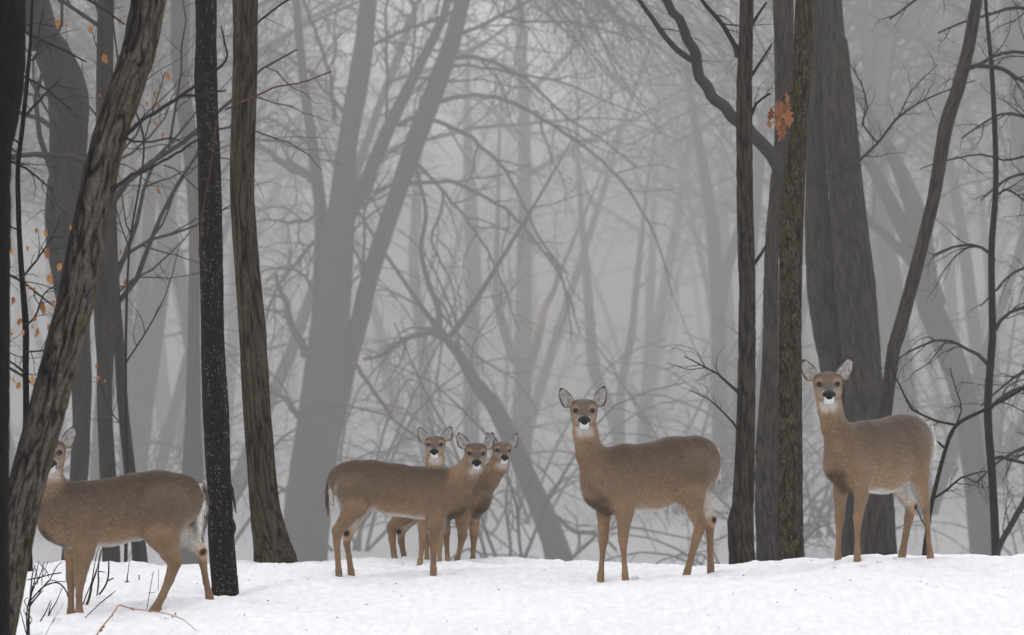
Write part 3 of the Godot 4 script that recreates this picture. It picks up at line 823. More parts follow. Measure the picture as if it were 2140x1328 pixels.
# A dead leaf hanging from its stalk: a curled blade, lobed for oak
func leaf(parent: Node3D, px: float, py: float, d: float, size: float, g: RandomNumberGenerator, col: Color, lobed: bool) -> void:
	var L := size * (2.1 if lobed else 1.6) * d / F
	var b := Buf.new()
	var rows := 8
	var tint := col * g.randf_range(0.75, 1.2)
	for r in rows + 1:
		var u := float(r) / rows
		var w := sin(PI * pow(u, 0.85)) * 0.27 * (1.0 + 0.2 * noise_a.get_noise_2d(u * 9.0, px)) + 0.012
		if lobed:
			w *= 1.0 + 0.42 * sin(u * 21.0)
		for k in 5:
			var s := (k - 2) * 0.5
			b.v.append(Vector3(s * w * L, -u * L + absf(s) * 0.05 * L, (s * s * 0.11 + 0.12 * sin(u * 3.0)) * L))
			b.n.append(Vector3(-s * 0.6, 0.1, 1).normalized())
			b.c.append(tint * (0.8 if k == 2 else 1.0))
	for r in rows:
		for k in 4:
			var a := r * 5 + k
			b.i.append_array(PackedInt32Array([a, a + 1, a + 5, a + 1, a + 6, a + 5]))
	var o := put(b, "leaf", M.leaf, parent)
	o.position = at(px, py, d) + Vector3(0, L * 0.5, 0) - parent.position
	o.rotation = Vector3(g.randf_range(-0.4, 0.4), g.randf_range(-1.1, 1.1), g.randf_range(-0.45, 0.45))


# -------------------------------------------------------------------- the wood behind
func grow(trunk: Buf, twigs: Buf, q: Vector3, dir: Vector3, ln: float, r: float, depth: int, g: RandomNumberGenerator, droop: float, bare := 0.16, full := 1.0) -> void:
	var n := 9 if depth == 0 else 6
	var pts := PackedVector3Array([q])
	var rad := PackedFloat32Array([r])
	var wild := 0.07 if depth == 0 else 0.2
	for s in n:
		dir = (dir + Vector3(g.randf_range(-wild, wild), g.randf_range(-wild, wild) + (0.02 if depth == 0 else 0.05 - droop * float(s) / n), g.randf_range(-wild, wild))).normalized()
		q += dir * ln / n
		pts.append(q)
		rad.append(r * (1.0 - 0.92 * float(s + 1) / n))
	tube(trunk if depth < 2 else twigs, pts, rad, [9, 6, 4, 3, 3][depth], Color(0.05, 0.046, 0.042) if depth < 2 else Color(0.042, 0.038, 0.037), {}, false)
	if depth >= 3:
		return
	var count := int([14, 9, 7][depth] * full)
	for k in count:
		var u := lerpf([bare, 0.2, 0.15][depth], 1.0, (k + g.randf()) / count)
		var f := u * n
		var j := mini(int(f), n - 1)
		var at_ := pts[j].lerp(pts[j + 1], f - j)
		var t := (pts[j + 1] - pts[j]).normalized()
		var side := t.cross(Vector3(g.randf_range(-1, 1), g.randf_range(-1, 1), g.randf_range(-1, 1))).normalized()
		var d2 := (t * g.randf_range(0.45, 1.0) + side).normalized()
		if depth == 0:
			d2.y = absf(d2.y) * 0.6 + 0.1
			d2 = d2.normalized()
		var l2: float = ln * [0.42, 0.5, 0.5][depth] * g.randf_range(0.6, 1.2) * (1.2 - 0.75 * u)
		grow(trunk, twigs, at_, d2, l2, minf(lerpf(rad[j], rad[j + 1], f - j) * 0.6, l2 * 0.009 + 0.0015), depth + 1, g, droop, bare, full)


func far_wood() -> void:
	var kinds := []
	for k in 7:
		var g := RandomNumberGenerator.new()
		g.seed = 400 + k * 17
		var a := Buf.new()
		var tw := Buf.new()
		var h: float = [19.0, 22.0, 12.0, 24.0, 9.0, 20.0, 7.0][k]
		var lean := Vector3(g.randf_range(-0.22, 0.22), 1, g.randf_range(-0.15, 0.15)).normalized()
		grow(a, tw, Vector3(0, -0.3, 0), lean, h, [0.20, 0.26, 0.14, 0.30, 0.10, 0.2, 0.07][k], 0, g, [0.16, 0.1, 0.3, 0.12, 0.4, 0.28, 0.35][k], [0.33, 0.36, 0.2, 0.34, 0.16, 0.33, 0.12][k], [1.5, 1.5, 0.9, 1.6, 0.8, 1.5, 0.8][k])
		if k == 0 or k == 3 or k == 5:      # a second stem from the same foot
			grow(a, tw, Vector3(0.1, -0.3, 0.05), Vector3(-lean.x * 2.0 - 0.12, 1, 0.1).normalized(), h * 0.85, 0.16, 0, g, 0.2, 0.4, 1.2)
		kinds.append([a, tw, h])
	var first := []
	var g := RandomNumberGenerator.new()
	g.seed = 9
	var n := 0
	var spots := []
	for row in [[66.0, 8], [80.0, 13], [100.0, 15], [126.0, 17], [156.0, 18], [190.0, 18]]:
		var count: int = row[1]
		for k in count:
			var d: float = row[0] * g.randf_range(0.9, 1.12)
			var half := 1070.0 / F * d * 1.35 + 3.0
			var x := lerpf(-half, half, (k + g.randf()) / count)
			var px := CX + x / d * F
			# keep the misty opening in the middle clear of near trees
			if d < 64.0 and px > 560 and px < 1500:
				continue
			if d < 170.0 and absf(px - 1040.0) < 480.0 and (d < 92.0 or g.randf() < 0.45):
				continue
			spots.append([x, d])
			if absf(px - CX) > 760.0 and d < 110.0:      # the wood closes in at both sides
				spots.append([x * g.randf_range(0.93, 1.07), d + g.randf_range(3.0, 9.0)])
	for s in spots:
		var which: int = g.randi() % 7
		if which in [2, 4, 6] and g.randf() < 0.55:
			which = [0, 1, 3, 5][g.randi() % 4]
		if s[1] < 60.0 and which == 3:
			which = 0
		var k: Array = kinds[which]
		var o: Node3D
		var where := Vector3(s[0], ground(s[0], s[1]), -s[1])
		if first.size() <= 7 and not first.any(func(q): return q[0] == which):
			o = thing("bare_tree", where, "", "tree")
			put(k[0], "trunk", M.far_bark, o)
			put(k[1], "twigs", M.twig, o, "stuff")
			first.append([which, o])
		else:
			for q in first:
				if q[0] == which:
					o = q[1].duplicate()
			o.name = numbered("bare_tree")
			add_child(o, true)
			o.position = where
		o.rotation.y = g.randf_range(0, TAU)
		o.scale = Vector3.ONE * g.randf_range(0.85, 1.2)
		var size: String = ["tall twin-stemmed", "tall straight", "wide-branching", "stout twin-stemmed", "low bushy", "tall leaning", "short slim"][which]
		var depth_: String = "greyish" if s[1] < 70.0 else "pale" if s[1] < 115.0 else "faintest"
		tag(o, "%s %s bare tree in the fog, %s" % [depth_, size, place(CX + s[0] / s[1] * F)], "tree", "bare trees fading into the fog")
		n += 1


# -------------------------------------------------------------------- stems in the snow
func weed(label: String, stems: Array, called: String, cat: String, col: Color, base_px: float, base_py: float, wide := 1.0) -> Node3D:
	var d := ground_hit(base_px, base_py)
	var t := thing(called, at(base_px, base_py, d), label, cat)
	for s in stems:
		var p := []
		var r := []
		for k in s.size():
			var u: float = float(k) / (s.size() - 1)
			p.append(at(s[k][0], s[k][1], d + 0.1 * noise_a.get_noise_2d(s[k][0] * 0.05, u * 2.0)) - t.position)
			r.append((s[k][2] if s[k].size() > 2 else lerpf(1.5, 0.7, u)) * wide * d / F)
		var sp := smooth_path(p, r, 0.012)
		var pts: PackedVector3Array = sp[0]
		var rad: PackedFloat32Array = sp[1]
		for k in rad.size():
			rad[k] *= 1.0 + 0.35 * maxf(0.0, noise_b.get_noise_2d(k * 0.7, s[0][0]))
		var b := Buf.new()
		tube(b, pts, rad, 6, col * (0.8 + 0.4 * absf(noise_a.get_noise_1d(s[0][0]))))
		put(b, "stem", M.twig, t)
	return t


func undergrowth() -> void:
	var black := Color(0.018, 0.015, 0.016)
	var brown := Color(0.07, 0.042, 0.026)
	var w := func(list: Array) -> Array:      # from the enlarged lower left corner to photo pixels
		var out := []
		for q in list: out.append([q[0] / 6.707, 1130.0 + q[1] / 6.707] + ([q[2]] if q.size() > 2 else []))
		return out
	weed("dark tangled bush of bare stems at the leaning trunk's foot", [
		w.call([[375, 1335, 2.4], [400, 1050, 2.2], [420, 800, 1.8], [430, 650, 1.6], [450, 480, 1.3], [490, 345, 0.8]]),
		w.call([[380, 1335, 1.6], [372, 1000, 1.5], [445, 700, 1.4], [510, 420, 1.1], [540, 290, 0.7]]),
		w.call([[405, 1330, 1.6], [405, 1020, 1.6], [440, 750, 1.4], [520, 560, 1.1], [580, 430, 1], [600, 310, 0.7]]),
		w.call([[380, 555, 1.2], [450, 540, 1.4], [560, 520, 1.4], [700, 480, 1.3], [855, 453, 1.2]]),
		w.call([[410, 900, 1.5], [520, 780, 1.5], [600, 650, 1.3], [690, 560, 1.2], [790, 370, 1], [865, 308, 0.7]]),
		w.call([[420, 850, 1.6], [560, 690, 1.5], [680, 615, 1.6], [790, 592, 1.6], [870, 640, 1.6], [925, 715, 1.5], [948, 790, 1.3]]),
		w.call([[590, 665, 1], [650, 590, 0.9], [700, 560, 0.9], [850, 580, 0.9], [940, 575, 0.8]]),
		w.call([[440, 660, 1], [520, 560, 0.9], [640, 450, 0.9], [600, 380, 0.8], [550, 330, 0.6]]),
		w.call([[680, 520, 0.8], [660, 450, 0.8], [600, 380, 0.7], [560, 320, 0.5]]),
		w.call([[580, 630, 0.8], [590, 480, 0.7], [610, 350, 0.6], [620, 300, 0.5]]),
		w.call([[610, 430, 0.7], [650, 350, 0.6], [670, 290, 0.5]]),
		w.call([[520, 620, 0.8], [525, 540, 0.8], [490, 400, 0.6], [465, 330, 0.5]]),
		w.call([[400, 960, 1.2], [470, 850, 1], [600, 700, 0.8]]),
		w.call([[400, 1000, 1], [340, 850, 0.9], [390, 800, 0.7]]),
		w.call([[395, 1200, 1], [440, 1100, 0.9], [330, 1000, 0.8], [350, 950, 0.6]]),
		w.call([[360, 1300, 1.2], [310, 1100, 1], [275, 985, 0.9]]),
	], "bare_bush", "bush", black, 56, 1325)
	weed("two thin dark stems crossing low in the snow left of the left doe's forelegs", [w.call([[545, 1160], [640, 1000], [690, 880], [715, 840]]), w.call([[675, 1062], [690, 960], [718, 880]]), w.call([[680, 1055], [730, 950], [780, 870], [870, 660]])], "dead_stems", "stems", black, 82, 1302)
	weed("bundle of upright dry stems just right of the left doe's forelegs", [
		w.call([[1170, 955], [1230, 830], [1270, 650], [1300, 480], [1340, 240], [1380, 90]]), w.call([[1190, 948], [1250, 800], [1290, 620], [1345, 450], [1385, 260], [1410, 120]]),
		w.call([[1160, 905], [1200, 780], [1275, 600], [1310, 400], [1350, 200]]), w.call([[1200, 945], [1262, 780], [1300, 560], [1375, 330], [1440, 80]]), w.call([[1370, 435], [1420, 440], [1462, 450]]), w.call([[1210, 930], [1250, 830], [1285, 690]])],
		"dry_stems", "stems", Color(0.05, 0.033, 0.026), 175, 1272)
	weed("single brown broken stick standing upright in the snow", [w.call([[1355, 775, 1.2], [1368, 680, 1.8], [1378, 560, 2.1], [1372, 470, 1.5], [1385, 300, 1.2], [1400, 230, 1]])], "stick", "stick", brown, 202, 1245)
	weed("curved dark stick with one side spur, stuck in the snow", [w.call([[1390, 757, 2], [1440, 690, 1.8], [1480, 620, 1.8], [1507, 540, 1.8], [1520, 420, 1.6], [1518, 290, 1.3]]), w.call([[1503, 568, 1.4], [1545, 550, 1.3], [1585, 530, 1.2]])], "stick", "stick", black, 207, 1243)
	weed("thin budded twig slanting over the snow under the left doe's belly", [w.call([[1195, 1080, 0.8], [1300, 980, 1], [1380, 900, 1], [1440, 850, 1.3], [1500, 800, 1], [1550, 765, 1.2], [1615, 710, 0.6]])], "twig", "twig", Color(0.03, 0.024, 0.024), 178, 1291)
	weed("small dark weed with a curved runner, far on the snow behind the left doe", [w.call([[1775, 602, 1.6], [1780, 520, 1.2], [1790, 450, 0.8], [1812, 280, 0.6]]), w.call([[1690, 612, 0.8], [1725, 590, 0.9], [1775, 580, 1], [1850, 582, 0.8], [1940, 592, 0.6]])], "weed", "weed", black, 264, 1220)
	weed("short black stub upright in the snow", [w.call([[1945, 590, 1.1], [1946, 540, 1.1], [1946, 485, 1]])], "stub", "stick", black, 290, 1218)
	weed("pale thin weed between the left doe's hind hooves", [[[306, 1277, 0.8], [312, 1240, 0.8], [320, 1195, 0.6]], [[310, 1240, 0.6], [326, 1238, 0.5]], [[330, 1235, 0.6], [331, 1190, 0.5]]], "weed", "weed", brown, 306, 1278)
	# the bramble cane arching in front, with dry buds
	var cane := weed("tan bramble cane with dry buds arching over the foreground snow", [[[199, 1332, 1.5], [209, 1316, 1.5], [221, 1301, 1.5], [233, 1287, 1.5], [246, 1268, 1.5], [252, 1266, 1.4], [276, 1273, 1.3], [306, 1277, 1.2], [335, 1281, 1.1], [363, 1288, 1], [388, 1300, 0.9], [418, 1327, 0.7]]], "bramble", "bramble", Color(0.30, 0.19, 0.10), 199, 1332, 1.0)
	var g := RandomNumberGenerator.new()
	g.seed = 4
	for q in [[211, 1318, 5.5], [216, 1311, 4], [234, 1286, 4.5], [252, 1266, 2], [272, 1272, 3], [277, 1274, 4], [336, 1272, 3.2], [366, 1284, 4], [360, 1290, 3]]:
		var bud := ball(Vector3(0.5, 1.0, 0.5) * q[2] * 18.7 / F, func(n): return Color(0.20, 0.095, 0.045) * (0.8 + 0.4 * noise_b.get_noise_3dv(n * 2.0)), 6, 8)
		var o := put(bud, "bud", M.twig, cane)
		o.position = at(q[0], q[1], -cane.position.z - 0.01) - cane.position
		o.rotation = Vector3(g.randf(), 0, g.randf_range(-0.9, 0.3))
	weed("faint pale stem rising beside the left doe's front hooves", [w.call([[630, 1332, 0.6], [690, 1220, 0.6], [750, 1110, 0.6], [830, 980, 0.5], [885, 870, 0.5]]), w.call([[740, 1140, 1.6], [752, 1110, 1.8], [760, 1090, 0.8]])], "weed", "weed", Color(0.22, 0.15, 0.11), 95, 1330)
	# crumbs of bark and seed on the snow, and small lumps of kicked-up snow
	var crumbs := Buf.new()
	g.seed = 71
	for k in 170:
		var dd := g.randf_range(17.5, 25.0)
		var q := Vector3(g.randf_range(-1.0, 1.0) * 1070.0 / F * dd, 0, -dd)
		q.y = ground(q.x, dd) + snow_relief(q.x, dd) + 0.002
		var e := Vector3(g.randf_range(0.003, 0.009), 0.0, g.randf_range(-0.01, 0.01))
		var f := Vector3(-e.z * 0.4, g.randf_range(0.003, 0.007), e.x * 0.4)
		for vv in [q - e, q + f, q + e, q - e, q + e, q - f * 0.5]:
			crumbs.v.append(vv)
			crumbs.n.append(Vector3.UP)
			crumbs.c.append(Color(0.05, 0.035, 0.026))
	tag(put(crumbs, "bark_crumbs", M.twig, self), "dark crumbs of bark and seeds sprinkled on the snow", "debris", "", "stuff")
	var lumps := Buf.new()
	for q in [[1328, 1214, 12], [1400, 1196, 10], [1412, 1203, 9], [1345, 1216, 7], [1385, 1192, 7], [1805, 1176, 12], [1838, 1174, 10], [1795, 1179, 8], [1870, 1176, 6], [740, 1172, 7], [815, 1171, 8], [1170, 1180, 6], [1055, 1176, 5], [155, 1294, 9], [120, 1290, 12], [450, 1259, 8], [915, 1206, 7], [1260, 1223, 7], [1300, 1222, 8], [1500, 1207, 7], [1955, 1173, 7], [1745, 1180, 7]]:
		var dd := ground_hit(q[0], q[1] + 2.0, 17.0, 25.5)
		var lump := ball(Vector3(1.0, 0.75, 1.0) * q[2] * 0.62 * dd / F, func(_n): return Color.WHITE, 7, 10)
		var mid := at(q[0], q[1], dd)
		mid.y = ground(mid.x, dd) + snow_relief(mid.x, dd)
		var first_ := lumps.v.size()
		for j in lump.v.size():
			lumps.v.append(mid + lump.v[j] * (1.0 + 0.45 * noise_a.get_noise_3dv(lump.n[j] * 1.3 + mid * 9.0)))
			lumps.n.append(lump.n[j])
			lumps.c.append(Color.WHITE)
		for j in lump.i: lumps.i.append(j + first_)
	tag(put(lumps, "snow_lumps", M.snow, self), "small lumps of snow kicked up round the hooves and along the crest", "snow", "", "stuff")
	# low bare brush in the hollow behind the bank
	var shrubs := []
	for k in 4:
		var gg := RandomNumberGenerator.new()
		gg.seed = 900 + k
		var st := Buf.new()
		var tw := Buf.new()
		for j in 7:
			var dir := Vector3(gg.randf_range(-0.9, 0.9), 1.0, gg.randf_range(-0.9, 0.9)).normalized()
			var q := Vector3(gg.randf_range(-0.15, 0.15), -0.1, gg.randf_range(-0.15, 0.15))
			var pts := PackedVector3Array([q])
			var rad := PackedFloat32Array([0.016])
			for s in 8:
				dir = (dir + Vector3(gg.randf_range(-0.2, 0.2), gg.randf_range(-0.25, 0.1) - 0.05 * s * gg.randf(), gg.randf_range(-0.2, 0.2))).normalized()
				q += dir * 0.32
				pts.append(q)
				rad.append(0.016 * (1.0 - 0.1 * s))
			tube(st, pts, rad, 5, Color(0.045, 0.04, 0.04))
			sprout(tw, pts, rad, 6, 0.8, 2, gg, 0.05, 0.2, Color(0.045, 0.04, 0.04))
		shrubs.append([st, tw])
	var made := []
	for k in 30:
		var d := g.randf_range(50.0, 96.0)
		var half := 1070.0 / F * d * 1.25
		var x := g.randf_range(-half, half)
		var which := k % 4
		var o: Node3D
		var where := Vector3(x, ground(x, d), -d)
		if k < 4:
			o = thing("bare_shrub", where, "", "shrub")
			put(shrubs[which][0], "stem", M.twig, o)
			put(shrubs[which][1], "twigs", M.twig, o, "stuff")
			made.append(o)
		else:
			o = made[which].duplicate()
			o.name = numbered("bare_shrub")
			add_child(o, true)
			o.position = where
		o.rotation.y = g.randf_range(0, TAU)
		o.scale = Vector3.ONE * g.randf_range(0.8, 1.5) * (1.0 + d / 130.0)
		tag(o, "%s bare bush in the foggy hollow, %s" % ["dim low" if d < 62.0 else "pale low" if d < 80.0 else "faint", place(CX + x / d * F)], "shrub", "brush in the foggy hollow")


# A place in the wood named by what stands in front of it
func place(px: float) -> String:
	var marks := [[-120, "out beyond the left edge"], [60, "behind the leaning trunk's foot"], [230, "above the left doe's shoulders"], [350, "above the left doe's rump"], [450, "behind the lichen-specked trunk"], [560, "behind the olive-brown trunk"],
		[680, "behind the clump of leaning trunks"], [800, "above the young doe's back"], [920, "above the head-on doe"], [1040, "above the rearmost doe"], [1140, "left of the large doe's head"], [1240, "behind the large doe's neck"], [1360, "above the large doe's back"],
		[1470, "above the large doe's rump"], [1570, "behind the straight dark grey trunk"], [1660, "behind the mossy trunk"], [1770, "behind the double trunk"], [1880, "above the right doe's rump"], [1990, "between the leaning stem and the wavy stem"], [2090, "behind the thin wavy stem"]]
	for m in marks:
		if px < m[0] + 55:
			return m[1]
	return "out beyond the right edge"



# -------------------------------------------------------------------- deer
# Each doe is given by where her joints show in the photo: [x, y, radius] in the pixels of an enlarged detail (origin, scale), plus the joint's
# place to her right (+) or left (-) of her middle in metres; together with her heading and distance they give the skeleton in metres.
func deer_plans() -> Array:
	var out := []
	out.append({"d": 20.5, "ox": 0.0, "oy": 860.0, "s": 2.838, "mid": [700, 600], "turn": 14.0, "left": true, "head": [306, 246], "scale": 0.99, "look": [5.0, 4.0, 1.5], "tone": 0.86, "tail_from": 0.1,
		"label": "doe at the left edge, half her face hidden by the leaning trunk",
		"trunk": [[400, 612, 170], [490, 612, 190], [640, 602, 192], [800, 566, 192], [950, 545, 190], [1060, 520, 150]],
		"neck": [[370, 590, 135], [315, 460, 76], [297, 345, 66], [297, 262, 60]], "brisket": [[330, 680, 85], [400, 700, 95]],
		"front": [[[430, 690, 80], [425, 830, 42], [420, 985, 29], [419, 1090, 23], [418, 1190, 25], [418, 1236, 27]], [[500, 670, 115], [497, 830, 60], [472, 1000, 31], [467, 1100, 24], [468, 1190, 26], [468, 1238, 28]]],
		"hind": [[[1040, 600, 125], [1085, 720, 80], [1150, 785, 48], [1193, 832, 33], [1203, 905, 25], [1220, 1010, 22], [1240, 1095, 24], [1246, 1133, 27]], [[975, 575, 150], [965, 725, 105], [1005, 835, 62], [1036, 893, 38], [1003, 1000, 31], [962, 1095, 27], [920, 1175, 30], [906, 1197, 32]]],
		"tail": [[1180, 430, 34], [1198, 540, 40], [1192, 660, 34], [1188, 755, 6]], "stretch": [-0.10, 0.10, -0.11, 0.10]})
	out.append({"d": 23.0, "ox": 660.0, "oy": 870.0, "s": 3.689, "mid": [560, 560], "turn": 6.0, "left": false, "head": [1236, 286], "scale": 0.855, "look": [3.0, 8.0, -1.0], "tone": 0.92, "tail_from": -0.05,
		"label": "young doe in front of two others, facing right with her dark tail hanging",
		"trunk": [[195, 490, 100], [275, 505, 158], [430, 530, 183], [620, 570, 194], [800, 592, 193], [930, 600, 188], [1010, 635, 140]],
		"neck": [[1040, 575, 140], [1150, 460, 98], [1212, 372, 88], [1232, 300, 76]], "brisket": [[1010, 690, 100], [1075, 670, 95]],
		"front": [[[930, 660, 100], [905, 830, 50], [902, 965, 31], [903, 1080, 24], [904, 1170, 25], [904, 1222, 27]], [[930, 660, 118], [912, 830, 57], [912, 970, 33], [910, 1080, 25], [908, 1180, 26], [907, 1232, 28]]],
		"hind": [[[330, 590, 120], [350, 720, 75], [300, 820, 48], [248, 905, 36], [238, 985, 28], [255, 1090, 25], [270, 1195, 27], [276, 1240, 29]], [[290, 570, 140], [300, 690, 95], [225, 810, 58], [165, 885, 40], [160, 980, 30], [168, 1090, 26], [176, 1200, 27], [180, 1248, 29]]],
		"tail": [[108, 480, 20], [105, 570, 30], [108, 670, 32], [108, 765, 6]], "stretch": [-0.09, 0.09, -0.10, 0.09]})
	out.append({"d": 25.2, "ox": 660.0, "oy": 870.0, "s": 3.689, "mid": [900, 600], "turn": 90.0, "left": true, "head": [919, 222], "scale": 0.855, "look": [-2.0, 1.0, 1.5], "tone": 1.0, "deep": true,
		"label": "doe standing head-on behind the young doe, only her face, neck and legs showing",
		"trunk": [[893, 640, 130, -0.33], [905, 610, 160, -0.18], [915, 580, 165, 0.05], [920, 530, 165, 0.3], [925, 520, 140, 0.42]],
		"neck": [[905, 590, 125, -0.36], [915, 440, 82, -0.40], [919, 330, 76, -0.42], [919, 238, 66, -0.42]], "brisket": [[893, 690, 80, -0.40], [893, 710, 80, -0.3]],
		"front": [[[825, 700, 80, -0.3], [822, 850, 45, -0.3], [822, 960, 31, -0.33], [812, 1060, 24, -0.33], [803, 1125, 25, -0.33], [802, 1150, 27, -0.34]], [[955, 700, 80, -0.3], [953, 850, 42, -0.3], [955, 980, 28, -0.33], [954, 1070, 22, -0.33], [953, 1130, 24, -0.33], [953, 1154, 26, -0.34]]],
		"hind": [[[850, 600, 105, 0.35], [845, 740, 65, 0.28], [850, 850, 42, 0.38], [852, 905, 32, 0.46], [853, 980, 25, 0.42], [855, 1060, 22, 0.4], [856, 1110, 24, 0.38], [856, 1130, 26, 0.36]], [[985, 600, 105, 0.35], [1000, 740, 60, 0.28], [1003, 840, 40, 0.38], [1004, 890, 33, 0.46], [1008, 980, 25, 0.42], [1013, 1060, 22, 0.4], [1017, 1110, 24, 0.38], [1018, 1132, 26, 0.36]]],
		"tail": [[930, 480, 24, 0.6], [930, 560, 32, 0.62], [930, 640, 30, 0.6], [930, 720, 6, 0.56]], "stretch": [0.0, 0.0, 0.0, 0.0]})
	out.append({"d": 25.6, "ox": 660.0, "oy": 870.0, "s": 3.689, "mid": [900, 600], "turn": 20.0, "left": false, "head": [1441, 266], "scale": 0.83, "look": [9.0, 3.0, -3.0], "tone": 1.0,
		"label": "rearmost doe of the middle three, her neck slanting up to the right",
		"trunk": [[640, 590, 120], [720, 575, 150], [870, 600, 168], [1040, 615, 168], [1140, 640, 140]],
		"neck": [[1200, 620, 128], [1320, 490, 92], [1410, 378, 74], [1438, 285, 68]], "brisket": [[1200, 690, 80], [1262, 655, 80]],
		"front": [[[1225, 690, 70], [1217, 810, 42], [1220, 920, 30], [1214, 1030, 23], [1212, 1105, 24], [1212, 1130, 26]], [[1130, 680, 95], [1130, 810, 52], [1130, 925, 33], [1108, 1040, 23], [1091, 1105, 24], [1088, 1130, 26]]],
		"hind": [[[740, 650, 110], [740, 770, 62], [690, 840, 42], [655, 890, 33], [658, 970, 27], [673, 1050, 24], [684, 1100, 25], [687, 1120, 27]], [[690, 640, 125], [680, 760, 78], [625, 815, 50], [585, 855, 38], [588, 950, 31], [600, 1050, 26], [607, 1100, 26], [609, 1120, 28]]],
		"tail": [[560, 540, 20], [545, 620, 28], [545, 700, 28], [548, 780, 6]], "stretch": [-0.09, 0.09, -0.09, 0.08]})
	out.append({"d": 22.0, "ox": 1120.0, "oy": 780.0, "s": 2.886, "mid": [720, 600], "turn": 26.0, "left": true, "head": [289, 229], "scale": 1.0, "look": [0.0, 2.0, 0.0], "tone": 0.96,
		"label": "large doe standing alone at right of centre, facing left with one hind leg back",
		"trunk": [[440, 640, 160], [530, 632, 196], [690, 630, 200], [830, 588, 198], [950, 550, 172], [995, 520, 118]],
		"neck": [[400, 600, 135], [325, 490, 84], [297, 360, 74], [290, 250, 66]], "brisket": [[375, 725, 90], [430, 765, 90]],
		"front": [[[425, 720, 80], [410, 840, 44], [407, 1005, 29], [400, 1110, 19], [392, 1215, 22], [390, 1272, 25]], [[505, 690, 100], [535, 830, 56], [526, 1010, 28], [532, 1110, 19], [538, 1215, 22], [543, 1270, 25]]],
		"hind": [[[1000, 610, 105], [990, 740, 66], [1025, 832, 42], [1058, 885, 30], [1050, 950, 27], [1053, 1060, 23], [1055, 1170, 22], [1057, 1230, 27]], [[945, 590, 135], [935, 720, 92], [962, 845, 52], [995, 915, 36], [968, 1000, 31], [940, 1100, 24], [915, 1195, 23], [905, 1236, 26]]],
		"tail": [[1085, 450, 22], [1098, 540, 26], [1088, 620, 26], [1078, 680, 6]], "stretch": [-0.10, 0.10, -0.11, 0.10]})
	out.append({"d": 21.4, "ox": 1640.0, "oy": 720.0, "s": 2.767, "mid": [560, 600], "turn": 40.0, "left": true, "head": [248, 232], "scale": 1.04, "look": [-3.0, 3.0, 1.0], "tone": 0.95,
		"label": "doe at the right in front of the big double trunk, highest on the bank",
		"trunk": [[375, 650, 148], [460, 650, 200], [565, 650, 206], [680, 600, 194], [735, 560, 140]],
		"neck": [[350, 590, 128], [288, 480, 78], [262, 370, 72], [250, 255, 66]], "brisket": [[300, 715, 78], [365, 765, 88]],
		"front": [[[335, 730, 80], [322, 870, 42], [320, 1000, 29], [312, 1110, 18], [310, 1215, 21], [309, 1270, 25]], [[430, 730, 92], [446, 870, 42], [424, 1005, 27], [421, 1110, 18], [421, 1205, 20], [421, 1268, 25]]],
		"hind": [[[690, 640, 120], [655, 800, 66], [702, 885, 43], [735, 940, 33], [718, 1010, 29], [702, 1100, 23], [684, 1200, 23], [674, 1258, 28]], [[755, 600, 108], [782, 740, 62], [797, 840, 38], [812, 920, 28], [822, 1000, 20], [831, 1100, 18], [841, 1200, 19], [846, 1254, 26]]],
		"tail": [[845, 470, 12], [862, 540, 16], [860, 620, 16], [850, 690, 5]], "stretch": [-0.10, 0.10, -0.10, 0.10]})
	for p in out:
		skeleton(p)
	return out


